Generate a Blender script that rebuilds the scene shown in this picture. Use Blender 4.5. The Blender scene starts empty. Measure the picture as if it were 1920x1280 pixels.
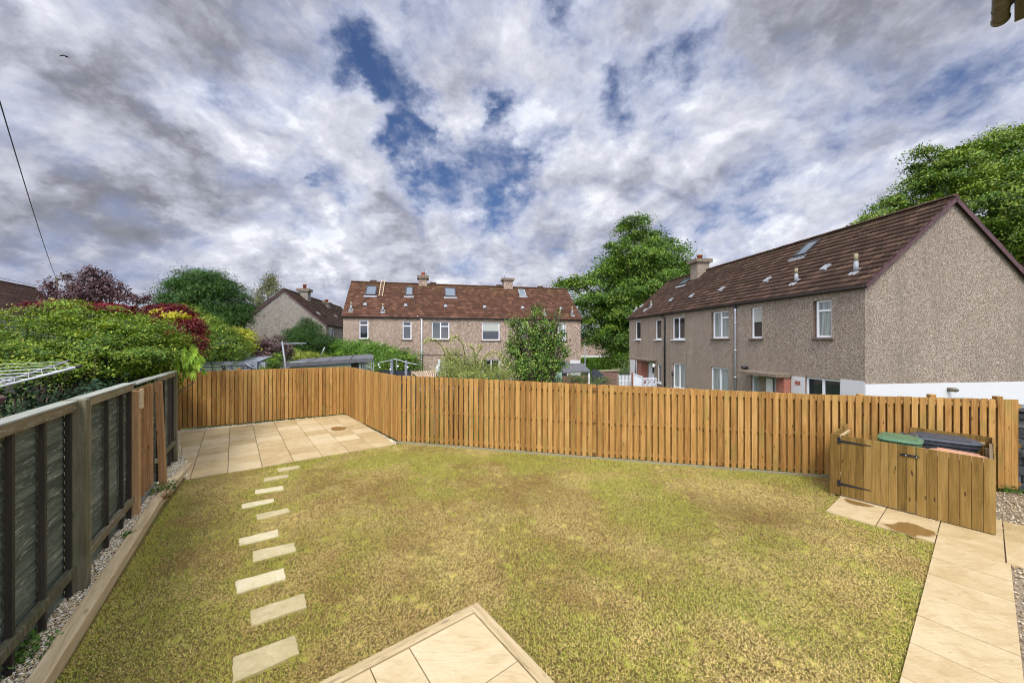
import bpy, math, random
import numpy as np
from mathutils import Vector, Matrix

S = bpy.context.scene
COL = S.collection
random.seed(7)
RNG = np.random.default_rng(11)

# ---------------------------------------------------------------- camera
F, HZ, CX, CAMZ = 690.0, 641.0, 960.0, 2.73      # focal length and horizon in photo pixels, eye height in metres
cam_d = bpy.data.cameras.new('camera'); cam = bpy.data.objects.new('camera', cam_d); COL.objects.link(cam)
cam.location = (0, 0, CAMZ); cam.rotation_euler = (math.radians(90), 0, 0)
cam_d.sensor_width = 36; cam_d.lens = F / 1920 * 36; cam_d.shift_y = (HZ - 640) / 1920
cam_d.clip_start = 0.05; cam_d.clip_end = 3000
S.camera = cam

# ---------------------------------------------------------------- sky
SUN_EL, SUN_AZ = math.radians(52), math.radians(190)      # compass azimuth from +Y, clockwise
SUND = Vector((math.sin(SUN_AZ) * math.cos(SUN_EL), math.cos(SUN_AZ) * math.cos(SUN_EL), math.sin(SUN_EL)))

def pixdir(px, py):
    return Vector(((px - CX) / F, 1, (HZ - py) / F)).normalized()

def build_world():
    w = bpy.data.worlds.new('World'); S.world = w; w.use_nodes = True
    nt = w.node_tree; nt.nodes.clear()
    N, L = nt.nodes.new, nt.links.new
    def sock(x, inp):
        if isinstance(x, (int, float)): inp.default_value = x
        elif isinstance(x, (tuple, list, Vector)): inp.default_value = tuple(x)
        else: L(x, inp)
    def m(op, a, b=0.0, c=None, clamp=False):
        n = N('ShaderNodeMath'); n.operation = op; n.use_clamp = clamp
        sock(a, n.inputs[0]); sock(b, n.inputs[1])
        if c is not None: sock(c, n.inputs[2])
        return n.outputs[0]
    def vm(op, a, b=(0, 0, 0)):
        n = N('ShaderNodeVectorMath'); n.operation = op; sock(a, n.inputs[0]); sock(b, n.inputs[1])
        return n.outputs['Value'] if op in ('DOT_PRODUCT', 'LENGTH') else n.outputs[0]
    def mr(x, a, b, c=0.0, d=1.0, t='SMOOTHSTEP'):
        n = N('ShaderNodeMapRange'); n.interpolation_type = t
        for i, v in enumerate((x, a, b, c, d)): sock(v, n.inputs[i])
        return n.outputs[0]
    def noise(v, sc, det, ro, dist=0.0, lac=2.0):
        n = N('ShaderNodeTexNoise'); sock(v, n.inputs['Vector'])
        n.inputs['Scale'].default_value = sc; n.inputs['Detail'].default_value = det
        n.inputs['Roughness'].default_value = ro; n.inputs['Distortion'].default_value = dist
        n.inputs['Lacunarity'].default_value = lac
        return n.outputs[0]
    def mix(f, a, b):
        n = N('ShaderNodeMix'); n.data_type = 'RGBA'
        sock(f, n.inputs[0]); sock(a, n.inputs[6]); sock(b, n.inputs[7]); return n.outputs[2]
    tc = N('ShaderNodeTexCoord').outputs['Generated']
    d = vm('NORMALIZE', tc)
    sp = N('ShaderNodeSeparateXYZ'); L(d, sp.inputs[0])
    z = sp.outputs[2]
    zc = m('ADD', m('MAXIMUM', z, 0.0), 0.75)
    cb = N('ShaderNodeCombineXYZ')
    L(m('DIVIDE', sp.outputs[0], zc), cb.inputs[0]); L(m('DIVIDE', sp.outputs[1], zc), cb.inputs[1]); L(m('DIVIDE', m('MULTIPLY', z, 1.25), zc), cb.inputs[2])
    p = cb.outputs[0]
    # soft lumps of sky direction that say where the deck breaks and where it thickens
    wob = N('ShaderNodeTexNoise'); L(p, wob.inputs['Vector']); wob.inputs['Scale'].default_value = 4.6
    wob.inputs['Detail'].default_value = 6; wob.inputs['Roughness'].default_value = .6
    wc = vm('SUBTRACT', wob.outputs['Color'], (.5, .5, .5))
    wd = vm('NORMALIZE', vm('ADD', d, vm('MULTIPLY', wc, (.40, .40, .36))))
    def lumps(items):
        acc = 0.0
        for px, py, r, amp in items:
            dv = pixdir(px, py)
            t = mr(vm('DOT_PRODUCT', wd, dv), math.cos(math.radians(r)), 1.0)
            acc = m('MULTIPLY_ADD', t, amp, acc)
        return acc
    gaps = lumps([(755, 205, 9, .17), (670, 125, 6, .10), (800, 240, 7, .15), (905, 275, 8, .18), (1035, 40, 6, .16), (1195, 140, 8, .17), (1150, 190, 6, .10),
                  (1345, 70, 6, .20), (1100, 20, 6, .10), (640, 325, 7, .20), (500, 250, 7, .14), (890, 340, 10, .14), (660, 390, 5, .20), (1360, 30, 4, .12),
                  (850, 20, 8, .14), (980, 230, 9, .18), (790, 330, 7, .16), (960, 320, 6, .14), (560, 300, 5, .14), (590, 165, 6, .16), (880, 490, 5, .12), (760, 120, 8, .10),
                  (630, 245, 6.5, -.34), (690, 270, 6, -.24), (872, 225, 4.6, -.42), (850, 90, 6, -.16), (1050, 150, 6, -.12)])
    gaps = m('MULTIPLY', m('MINIMUM', gaps, .40), .98)
    tone = lumps([(160, 390, 19, -.13), (60, 330, 14, -.04), (330, 60, 24, -.12), (330, 350, 10, -.10), (60, 470, 11, -.06), (240, 235, 6, -.26),
                  (450, 400, 9, -.06), (1700, 110, 24, -.12), (1540, 130, 14, -.10), (1450, 240, 14, .10), (1120, 260, 16, .12), (1250, 330, 16, .10),
                  (575, 470, 5, .40), (400, 425, 6, .34), (220, 275, 5, .38), (60, 215, 6, .26), (640, 220, 10, .20), (660, 260, 7, -.10),
                  (870, 222, 5, .26), (850, 395, 8, .24), (800, 430, 6, -.10), (960, 480, 12, .08), (1600, 500, 14, .12), (1800, 200, 9, .14),
                  (720, 60, 12, .12), (1000, 120, 14, .10), (360, 165, 6, .22), (480, 200, 9, .06), (1700, 260, 9, .10)])
    pw = vm('ADD', p, vm('MULTIPLY', wc, (.06, .06, .04)))
    n1 = noise(pw, 2.8, 10, .575)
    n1b = noise(vm('ADD', pw, (-.012, .0, .042)), 2.8, 10, .575)
    n2 = noise(vm('ADD', pw, (5.2, 3.1, 0)), 10.5, 6, .60)
    n2b = noise(vm('ADD', pw, (5.195, 3.1, .012)), 10.5, 6, .60)
    n3 = noise(vm('ADD', p, (9, 2, 0)), 1.4, 3, .5)
    def puff(v):
        n = N('ShaderNodeTexVoronoi'); n.feature = 'F1'; sock(v, n.inputs['Vector']); n.inputs['Scale'].default_value = 3.9
        n.inputs['Detail'].default_value = 2; n.inputs['Roughness'].default_value = .5; n.inputs['Lacunarity'].default_value = 2.3
        return n.outputs['Distance']
    pv = vm('ADD', p, vm('MULTIPLY', wc, (.22, .22, .22)))
    pf = puff(pv); pfb = puff(vm('ADD', pv, (-.013, 0, .045)))
    puffs = m('ADD', m('MULTIPLY', m('SUBTRACT', pfb, pf), .70), m('MULTIPLY', m('SUBTRACT', .42, pf), .20))
    relief = m('ADD', m('MULTIPLY', m('SUBTRACT', n1, n1b), 1.7), m('MULTIPLY', m('SUBTRACT', n2, n2b), .95))
    t = m('ADD', m('ADD', m('ADD', m('MULTIPLY', m('SUBTRACT', n1, .5), -.36), .62), relief), tone)
    t = m('ADD', t, m('MULTIPLY', m('SUBTRACT', n3, .5), .22))
    t = m('ADD', t, m('MULTIPLY', m('SUBTRACT', n2, .5), .26))
    ramp = N('ShaderNodeValToRGB'); tt = m('ADD', m('ADD', t, puffs), mr(z, .02, .30, .10, 0)); L(m('MULTIPLY_ADD', m('SUBTRACT', tt, .62), .98, .635), ramp.inputs[0])
    e = ramp.color_ramp.elements
    e[0].position = 0.0; e[0].color = (.17, .175, .205, 1)
    e[1].position = 1.0; e[1].color = (.78, .80, .85, 1)
    for pos, c in ((.22, (.235, .24, .285)), (.42, (.35, .36, .43)), (.62, (.48, .495, .575)), (.84, (.62, .635, .71))):
        k = e.new(pos); k.color = (*c, 1)
    # blue between the clouds: the physical sky, deepened towards the photograph's exposure
    sky = N('ShaderNodeTexSky'); sky.sky_type = 'NISHITA'; sky.sun_disc = False
    sky.sun_elevation = SUN_EL; sky.sun_rotation = SUN_AZ
    gm = N('ShaderNodeVectorMath'); gm.operation = 'MULTIPLY'; L(sky.outputs[0], gm.inputs[0]); gm.inputs[1].default_value = (.052, .062, .084)
    cov = m('SUBTRACT', m('ADD', m('MULTIPLY', m('SUBTRACT', n1, .5), 1.25), m('ADD', m('MULTIPLY', m('SUBTRACT', n2, .5), 1.25), m('MULTIPLY', m('SUBTRACT', .42, pf), .42))), gaps)
    covf = mr(m('ADD', m('ADD', cov, .10), mr(z, .0, .30, .12, 0)), -.66, -.24)
    thin = mr(cov, -.45, -.10)
    cl = mix(m('MULTIPLY', m('SUBTRACT', 1.0, thin), .35), ramp.outputs[0], (.30, .38, .62, 1))
    skyc = mix(covf, gm.outputs[0], cl)
    # added soft fill: sky brightened towards the veiled sun behind the camera
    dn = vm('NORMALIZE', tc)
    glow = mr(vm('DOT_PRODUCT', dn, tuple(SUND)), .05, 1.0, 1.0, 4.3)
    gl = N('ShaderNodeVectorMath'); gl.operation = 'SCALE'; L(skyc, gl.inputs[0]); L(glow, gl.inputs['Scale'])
    up = mr(z, -.04, 0.0)
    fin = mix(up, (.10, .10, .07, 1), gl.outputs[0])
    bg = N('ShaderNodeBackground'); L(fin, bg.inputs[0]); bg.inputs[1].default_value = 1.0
    out = N('ShaderNodeOutputWorld'); L(bg.outputs[0], out.inputs[0])
    w.cycles.sampling_method = 'MANUAL'; w.cycles.sample_map_resolution = 512
build_world()

sun_d = bpy.data.lights.new('sun', 'SUN'); sun_d.energy = 2.5; sun_d.angle = math.radians(20); sun_d.color = (1, .955, .88)
sun = bpy.data.objects.new('sun', sun_d); COL.objects.link(sun)
sun.rotation_euler = (-SUND).to_track_quat('-Z', 'Y').to_euler()
S.view_settings.view_transform = 'Standard'; S.view_settings.look = 'None'
S.view_settings.exposure = 0.28; S.view_settings.gamma = 1.0
S.render.engine = 'CYCLES'
S.cycles.use_denoising = True; S.cycles.filter_width = 1.05; S.cycles.max_bounces = 6; S.cycles.transparent_max_bounces = 6
S.cycles.diffuse_bounces = 3; S.cycles.glossy_bounces = 2

# ---------------------------------------------------------------- helpers
def g(x, y):                                   # level of the garden
    return -0.012 * max(0.0, x + 3.1)
def G(px, py, dz=0.0):                         # where the line of sight through a photo pixel meets the garden
    z = dz
    for _ in range(6):
        Y = (CAMZ - z) * F / (py - HZ); X = (px - CX) / F * Y; z = g(X, Y) + dz
    return Vector((X, Y, z))
def P(px, py, Y):
    return Vector(((px - CX) / F * Y, Y, CAMZ - (py - HZ) / F * Y))
def V(*a): return Vector(a)

class MB:
    """collects faces; build() links them as one mesh object"""
    def __init__(s): s.v = []; s.f = []; s.t = []; s.sm = []
    def add(s, verts, faces, tint=None, smooth=False):
        if tint is None: tint = (random.random(), random.random(), random.random())
        b = len(s.v); s.v += [tuple(p) for p in verts]
        for f in faces: s.f.append([b + i for i in f]); s.t.append(tint); s.sm.append(smooth)
    def par(s, o, a, b, c, tint=None):         # parallelepiped from a corner and three edges
        o, a, b, c = map(Vector, (o, a, b, c))
        if a.cross(b).dot(c) < 0: a, b = b, a
        v = [o, o + a, o + a + b, o + b, o + c, o + a + c, o + a + b + c, o + b + c]
        s.add(v, [(3, 2, 1, 0), (4, 5, 6, 7), (0, 1, 5, 4), (1, 2, 6, 5), (2, 3, 7, 6), (3, 0, 4, 7)], tint)
    def box(s, c, sx, sy, sz, rz=0.0, tint=None):
        u = V(math.cos(rz), math.sin(rz), 0); w = V(-math.sin(rz), math.cos(rz), 0)
        o = Vector(c) - u * sx / 2 - w * sy / 2 - V(0, 0, sz / 2)
        s.par(o, u * sx, w * sy, V(0, 0, sz), tint)
    def chbox(s, o, a, b, c, ch, tint=None):   # board: parallelepiped whose edges along c are chamfered
        o, a, b, c = map(Vector, (o, a, b, c))
        an, bn = a.normalized() * ch, b.normalized() * ch
        ring = [o + an, o + a - an, o + a + bn, o + a + b - bn, o + a + b - an, o + b + an, o + b - bn, o + bn]
        if a.cross(b).dot(c) < 0: ring = ring[::-1]
        s.prism(ring, c, tint)
    def prism(s, ring, c, tint=None):
        n = len(ring); c = Vector(c)
        v = [Vector(p) for p in ring] + [Vector(p) + c for p in ring]
        f = [tuple(range(n))[::-1], tuple(range(n, 2 * n))] + [(i, (i + 1) % n, n + (i + 1) % n, n + i) for i in range(n)]
        s.add(v, f, tint)
    def tube(s, pts, r, n=8, tint=None, cap=True):
        pts = [Vector(p) for p in pts]
        rs = r if isinstance(r, (list, tuple)) else [r] * len(pts)
        v = []; f = []
        for i, p in enumerate(pts):
            t = (pts[min(i + 1, len(pts) - 1)] - pts[max(i - 1, 0)]).normalized()
            a = t.cross(V(0, 0, 1))
            if a.length < .05: a = t.cross(V(1, 0, 0))
            a.normalize(); b = t.cross(a)
            for k in range(n):
                q = 2 * math.pi * k / n; v.append(p + (a * math.cos(q) + b * math.sin(q)) * rs[i])
        for i in range(len(pts) - 1):
            for k in range(n):
                f.append((i * n + k, i * n + (k + 1) % n, (i + 1) * n + (k + 1) % n, (i + 1) * n + k))
        if cap:
            f.append(tuple(range(n))[::-1]); f.append(tuple((len(pts) - 1) * n + k for k in range(n)))
        s.add(v, f, tint, n > 5)
    def build(s, name, mat, parent=None, loc=None, bevel=0):
        me = bpy.data.meshes.new(name)
        off = Vector(parent_loc(parent)) if parent else (Vector(loc) if loc is not None else V(0, 0, 0))
        vv = [(x - off.x, y - off.y, z - off.z) for x, y, z in s.v]
        me.from_pydata(vv, [], s.f)
        ca = me.color_attributes.new('tint', 'FLOAT_COLOR', 'CORNER')
        arr = np.ones((len(me.loops), 4), 'f')
        ls = np.repeat(np.arange(len(s.f)), [len(f) for f in s.f])
        arr[:, :3] = np.array(s.t, 'f')[ls]
        ca.data.foreach_set('color', arr.ravel())
        me.polygons.foreach_set('use_smooth', s.sm)
        if mat: me.materials.append(mat)
        o = bpy.data.objects.new(name, me); COL.objects.link(o)
        if parent: o.parent = parent
        elif loc is not None: o.location = loc
        if bevel:
            b = o.modifiers.new('bevel', 'BEVEL'); b.width = bevel; b.segments = 2; b.limit_method = 'ANGLE'
        return o
def parent_loc(p):
    l = V(0, 0, 0)
    while p: l += p.location; p = p.parent
    return l
def tag(o, label=None, cat=None, group=None, kind=None):
    if label: o['label'] = label
    if cat: o['category'] = cat
    if group: o['group'] = group
    if kind: o['kind'] = kind
    return o
def thing(name, label, cat, loc, group=None):
    o = bpy.data.objects.new(name, None); COL.objects.link(o); o.location = loc
    o.empty_display_size = .2
    return tag(o, label, cat, group)

def np_mesh(name, verts, nper, col, mat, parent=None, faces=None):
    """many separate small faces of nper vertices each, with a colour per vertex"""
    me = bpy.data.meshes.new(name); n = len(verts)
    off = np.array(parent_loc(parent), 'f') if parent else np.zeros(3, 'f')
    me.vertices.add(n); me.vertices.foreach_set('co', (verts - off).astype('f').ravel())
    if faces is None: loops = np.arange(n, dtype='i'); nf = n // nper
    else: loops = faces.ravel().astype('i'); nf = len(faces); nper = faces.shape[1]
    me.loops.add(len(loops)); me.loops.foreach_set('vertex_index', loops)
    me.polygons.add(nf); me.polygons.foreach_set('loop_start', np.arange(nf, dtype='i') * nper)
    me.update(calc_edges=True)
    ca = me.color_attributes.new('tint', 'FLOAT_COLOR', 'POINT')
    a = np.ones((n, 4), 'f'); a[:, :3] = col; ca.data.foreach_set('color', a.ravel())
    me.materials.append(mat)
    o = bpy.data.objects.new(name, me); COL.objects.link(o)
    if parent: o.parent = parent
    return o

# ---------------------------------------------------------------- materials
class M:
    """tiny node helper around one material"""
    def __init__(s, name, rough=.8, spec=.3):
        s.m = bpy.data.materials.new(name); s.m.use_nodes = True
        s.nt = s.m.node_tree; s.b = s.nt.nodes['Principled BSDF']
        s.b.inputs['Roughness'].default_value = rough; s.b.inputs['Specular IOR Level'].default_value = spec
        s.co = s.nt.nodes.new('ShaderNodeTexCoord').outputs['Object']
        at = s.nt.nodes.new('ShaderNodeAttribute'); at.attribute_name = 'tint'; s.tint = at.outputs['Color']
        sx = s.nt.nodes.new('ShaderNodeSeparateColor'); s.L(s.tint, sx.inputs[0]); s.tr, s.tg, s.tb = sx.outputs
    def L(s, a, b): s.nt.links.new(a, b)
    def S(s, x, inp):
        if isinstance(x, (int, float)): inp.default_value = x
        elif isinstance(x, (tuple, list)):
            inp.default_value = tuple(x) + ((1,) if inp.type == 'RGBA' and len(x) == 3 else ())
        else: s.L(x, inp)
    def math(s, op, a, b=0.0, clamp=False):
        n = s.nt.nodes.new('ShaderNodeMath'); n.operation = op; n.use_clamp = clamp
        s.S(a, n.inputs[0]); s.S(b, n.inputs[1]); return n.outputs[0]
    def vec(s, op, a, b):
        n = s.nt.nodes.new('ShaderNodeVectorMath'); n.operation = op; s.S(a, n.inputs[0]); s.S(b, n.inputs[1]); return n.outputs[0]
    def noise(s, scale, det=4, ro=.55, co=None, st=(1, 1, 1), dist=0.0):
        v = s.vec('MULTIPLY', co or s.co, st)
        n = s.nt.nodes.new('ShaderNodeTexNoise'); s.L(v, n.inputs['Vector'])
        n.inputs['Scale'].default_value = scale; n.inputs['Detail'].default_value = det
        n.inputs['Roughness'].default_value = ro; n.inputs['Distortion'].default_value = dist
        return n.outputs[0]
    def vor(s, scale, co=None, st=(1, 1, 1), out='Distance', rnd=1.0):
        v = s.vec('MULTIPLY', co or s.co, st)
        n = s.nt.nodes.new('ShaderNodeTexVoronoi'); s.L(v, n.inputs['Vector']); n.inputs['Scale'].default_value = scale
        n.inputs['Randomness'].default_value = rnd
        return n.outputs[out]
    def mr(s, x, a, b, c=0.0, d=1.0):
        n = s.nt.nodes.new('ShaderNodeMapRange'); n.interpolation_type = 'SMOOTHSTEP'
        for i, v in enumerate((x, a, b, c, d)): s.S(v, n.inputs[i])
        return n.outputs[0]
    def mix(s, f, a, b, mode='MIX'):
        n = s.nt.nodes.new('ShaderNodeMix'); n.data_type = 'RGBA'; n.blend_type = mode
        s.S(f, n.inputs[0]); s.S(a, n.inputs[6]); s.S(b, n.inputs[7]); return n.outputs[2]
    def ramp(s, x, stops):
        n = s.nt.nodes.new('ShaderNodeValToRGB'); s.S(x, n.inputs[0]); e = n.color_ramp.elements
        e[0].position, e[0].color = stops[0][0], (*stops[0][1], 1); e[1].position, e[1].color = stops[-1][0], (*stops[-1][1], 1)
        for p, c in stops[1:-1]: k = e.new(p); k.color = (*c, 1)
        return n.outputs[0]
    def color(s, c): s.S(c, s.b.inputs['Base Color']); return s
    def bump(s, h, strength=.5, dist=.01):
        n = s.nt.nodes.new('ShaderNodeBump'); s.L(h, n.inputs['Height']); n.inputs['Strength'].default_value = strength
        n.inputs['Distance'].default_value = dist; s.L(n.outputs[0], s.b.inputs['Normal']); return s
    def sep(s):
        n = s.nt.nodes.new('ShaderNodeSeparateXYZ'); s.L(s.co, n.inputs[0]); return n.outputs

def wood(name, stops, axis='z', rough=.75, knots=.8, fine=38, green=None, wear=None, ang=None):
    k = M(name, rough, .25)
    if ang is not None:
        vr = k.nt.nodes.new('ShaderNodeVectorRotate'); vr.rotation_type = 'Z_AXIS'; k.L(k.co, vr.inputs['Vector']); vr.inputs['Angle'].default_value = -ang; k.co = vr.outputs[0]; axis = 'x'
    off = k.vec('MULTIPLY', k.tint, (7.0, 9.0, 11.0))
    co = k.vec('ADD', k.co, off)
    st = {'z': (1, 1, .06), 'h': (.06, .06, 1), 'x': (.06, 1, 1)}[axis]
    n1 = k.noise(fine, 5, .6, co, st, .4)
    n2 = k.noise(7, 3, .5, co, st, .6)
    b = k.math('ADD', k.math('MULTIPLY', n1, .62), k.math('MULTIPLY', n2, .46))
    b = k.math('ADD', b, k.math('MULTIPLY', k.tr, .24)); b = k.math('SUBTRACT', b, .17)
    c = k.ramp(b, stops)
    if knots:
        kd = k.vor(1, co, {'z': (9, 9, 2.6), 'h': (2.2, 2.2, 9), 'x': (2.2, 7, 7)}[axis])
        km = k.mr(kd, .05, .14, 1, 0)
        kr = k.mr(kd, .16, .30, .0, 1)
        c = k.mix(k.math('MULTIPLY', km, knots), c, tuple(x * .32 for x in stops[0][1]))
    if green: c = k.mix(k.math('MULTIPLY', k.mr(k.noise(1.3, 3, .6, co), .48, .75), .6), c, green)
    if wear:
        wv = k.noise(22, 6, .7, co, {'z': (1, 1, .25), 'h': (.22, .22, 1.4), 'x': (.22, 1.3, 1.3)}[axis], .5)
        c = k.mix(k.math('MULTIPLY', k.mr(wv, .53, .66), .75), c, wear)
    k.color(c).bump(b, .5, .006)
    return k.m

def flat(name, c, rough=.6, spec=.4, var=.15, sc=6, metal=0.0):
    k = M(name, rough, spec)
    n = k.noise(sc, 5, .6)
    k.color(k.mix(k.mr(n, .3, .7, 0, 1), tuple(x * (1 - var) for x in c), tuple(min(1, x * (1 + var)) for x in c)))
    k.b.inputs['Metallic'].default_value = metal
    return k.m

FENCE = [(.20, (.105, .048, .010)), (.38, (.275, .135, .033)), (.56, (.415, .225, .062)), (.80, (.57, .36, .13))]
def dash(name, lo, mid, hi, scale=21, base=1.0):
    k = M(name, .95, .15)
    rn = k.vor(scale, out='Color')
    sx = k.nt.nodes.new('ShaderNodeSeparateColor'); k.L(rn, sx.inputs[0])
    c = k.ramp(sx.outputs[0], [(0.0, lo), (.30, tuple(x * .72 for x in mid)), (.52, mid), (.76, tuple(min(1, x * 1.25) for x in mid)), (1.0, hi)])
    big = k.noise(.55, 5, .6, st=(1, 1, .5)); sm = k.noise(3, 4, .6, st=(1, 1, .3))
    c = k.mix(k.mr(big, .35, .7, .0, .28), c, tuple(x * .55 for x in mid))
    c = k.mix(k.mr(sm, .5, .75, .0, .18), c, tuple(x * .6 for x in mid))
    stn = k.noise(1.8, 5, .62, st=(1, 1, .10)); c = k.mix(k.mr(stn, .50, .70, 0, .34), c, tuple(x * .55 for x in mid))
    d = k.vor(scale); k.color(c).bump(d, .8, .02)
    return k.m
def tilemat(name, a, b, moss=.5, mossc=(.13, .115, .018), spot=.5):
    k = M(name, .85, .2)
    c = k.ramp(k.tr, [(0, tuple(x * .85 for x in a)), (.35, a), (.85, tuple((x+y)/2 for x,y in zip(a,b))), (1, b)])
    n = k.noise(3.2, 6, .65); n2 = k.noise(26, 5, .7)
    c = k.mix(k.mr(n2, .35, .75, 0, .5), c, tuple(x * .35 for x in a))
    mk = k.math('MULTIPLY', k.mr(k.math('ADD', k.math('MULTIPLY', n, .62), k.math('MULTIPLY', k.tg, .26)), .50, .68), moss)
    mk = k.math('MULTIPLY', mk, k.mr(n2, .32, .55))
    c = k.mix(mk, c, mossc)
    v = k.vor(2.6); c = k.mix(k.math('MULTIPLY', k.mr(v, .05, .09, 1, 0), spot), c, (.5, .48, .42))
    k.color(c).bump(n2, .4, .01)
    return k.m

MAT = {}
LDA = math.atan2(.831, -.557)
MAT['fence'] = wood('treated_pine', FENCE, 'z', green=(.22, .17, .04))
MAT['fence_h'] = wood('treated_pine_rail', [(a, tuple(x * .82 for x in c)) for a, c in FENCE], 'h', knots=.4)
MAT['store'] = wood('green_tinted_pine', [(.20, (.065, .036, .007)), (.38, (.155, .090, .018)), (.58, (.25, .152, .038)), (.82, (.36, .235, .078))], 'z')
MAT['store_h'] = wood('pale_sawn_pine', [(.15, (.32, .20, .09)), (.85, (.66, .50, .28))], 'h', knots=.3)
MAT['orange_wood'] = wood('fresh_redwood', [(.2, (.22, .12, .045)), (.5, (.42, .25, .11)), (.8, (.58, .38, .20))], 'z')
MAT['orange_h'] = wood('fresh_lap_boards', [(.2, (.26, .14, .05)), (.5, (.50, .30, .13)), (.8, (.70, .48, .25))], knots=.3, ang=LDA)
MAT['old_slat'] = wood('weathered_slats', [(.15, (.036, .046, .030)), (.45, (.088, .108, .076)), (.75, (.18, .205, .15))], ang=LDA, knots=.3, green=(.05, .08, .05), wear=(.34, .35, .27))
MAT['old_post'] = wood('weathered_post', [(.15, (.045, .043, .024)), (.5, (.115, .105, .058)), (.85, (.22, .20, .12))], 'z', knots=.6, green=(.05, .06, .02), wear=(.20, .18, .12))
MAT['old_batten'] = wood('dark_batten', [(.15, (.020, .018, .013)), (.5, (.045, .038, .028)), (.85, (.10, .082, .062))], 'z', knots=.2)
MAT['old_rail'] = wood('lichened_rail', [(.15, (.09, .07, .035)), (.5, (.20, .165, .09)), (.85, (.34, .30, .19))], ang=LDA, knots=.4, green=(.12, .12, .05), wear=(.40, .39, .31))
MAT['old_cap'] = wood('silvered_cap', [(.15, (.13, .135, .11)), (.5, (.26, .27, .22)), (.85, (.42, .44, .37))], ang=LDA, knots=.1)
MAT['sleeper'] = wood('timber_edging', [(.22, (.27, .175, .075)), (.42, (.50, .38, .20)), (.62, (.62, .50, .30)), (.85, (.70, .60, .40))], knots=.5, ang=math.atan2(.8, -.6), wear=(.42, .31, .16), fine=30)
for nm_, an_ in (('deck_edge', math.atan2(.613, .79)), ('deck_edge_b', math.atan2(.79, -.613))):
    MAT[nm_] = wood('pale_edging', [(.25, (.24, .165, .07)), (.5, (.42, .32, .165)), (.85, (.58, .47, .29))], knots=.5, wear=(.24, .17, .09), ang=an_, fine=30)
MAT['dash'] = dash('pebbledash', (.12, .085, .06), (.315, .25, .19), (.60, .53, .44), 47)
MAT['dash_far'] = dash('pebbledash_pinkish', (.17, .11, .08), (.365, .27, .205), (.64, .54, .43), 24)
MAT['dash_old'] = dash('stained_pebbledash', (.12, .105, .085), (.28, .25, .21), (.47, .44, .38), 24)
MAT['render_white'] = flat('white_render', (.58, .58, .57), .85, .2, .06, 30)
MAT['tile_red'] = tilemat('red_brown_tile', (.095, .045, .027), (.185, .090, .054), .62)
MAT['tile_brown'] = tilemat('brown_tile', (.070, .042, .028), (.150, .088, .058), .62, (.075, .06, .016))
MAT['tile_left'] = tilemat('brown_tile_plain', (.11, .062, .045), (.18, .10, .075), .1, spot=.1)
MAT['upvc'] = flat('white_upvc', (.78, .79, .80), .35, .5, .03)
MAT['white_paint'] = flat('white_paint', (.72, .74, .76), .6, .3, .06)
MAT['stone_sill'] = flat('stone_sill', (.17, .13, .095), .85, .2, .2, 8)
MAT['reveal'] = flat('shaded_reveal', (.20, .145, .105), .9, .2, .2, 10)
MAT['black_plastic'] = flat('black_plastic', (.018, .018, .02), .45, .4, .2)
MAT['gutter'] = flat('dark_gutter', (.035, .025, .022), .5, .4, .3)
MAT['own_gutter'] = flat('brown_gutter', (.15, .125, .085), .55, .3, .25, 14)
MAT['own_soffit'] = flat('brown_soffit', (.125, .11, .075), .8, .2, .2, 22)
MAT['verge'] = flat('plum_verge_cap', (.085, .040, .040), .5, .4, .2, 5)
MAT['lead'] = flat('lead_grey', (.26, .275, .285), .6, .4, .2, 8)
MAT['galv'] = flat('galvanised_metal', (.42, .43, .46), .4, .5, .12, 12, .4)
MAT['dull_metal'] = flat('dull_metal', (.26, .27, .29), .5, .4, .12, 12, .3)
MAT['pale_metal'] = flat('pale_metal', (.44, .44, .46), .35, .5, .1, 12, .3)
MAT['clay'] = flat('clay_pot', (.36, .11, .06), .8, .2, .25, 10)
MAT['chimney_cap'] = flat('chimney_cope', (.19, .15, .11), .9, .2, .35, 12)
MAT['felt'] = flat('shed_felt', (.115, .115, .12), .9, .2, .18, 9)
MAT['green_paint'] = flat('sage_paint', (.27, .38, .30), .7, .3, .08, 6)
MAT['grey_stain'] = flat('grey_blue_stain', (.22, .24, .27), .8, .2, .2, 16)
MAT['dark_fence'] = flat('charcoal_stain', (.045, .05, .062), .8, .2, .2, 10)
MAT['plastic_green'] = flat('green_plastic', (.075, .155, .075), .42, .45, .14, 8)
MAT['plastic_charcoal'] = flat('charcoal_plastic', (.045, .050, .058), .45, .45, .2, 8)
MAT['plastic_salmon'] = flat('faded_salmon_plastic', (.48, .26, .15), .6, .3, .2, 8)
MAT['plastic_orange'] = flat('orange_brown_plastic', (.42, .10, .04), .5, .4, .15, 8)
MAT['steel_white'] = flat('screw_steel', (.6, .6, .6), .4, .5, .1)
MAT['blue_door'] = flat('blue_door_paint', (.15, .36, .48), .5, .4, .05)
MAT['concrete'] = flat('concrete', (.27, .235, .14), .9, .2, .15, 20)
MAT['timber_tan'] = wood('tan_slats', [(.15, (.30, .20, .12)), (.85, (.62, .48, .33))], 'h', knots=.2)
MAT['brick_dark'] = None
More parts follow.
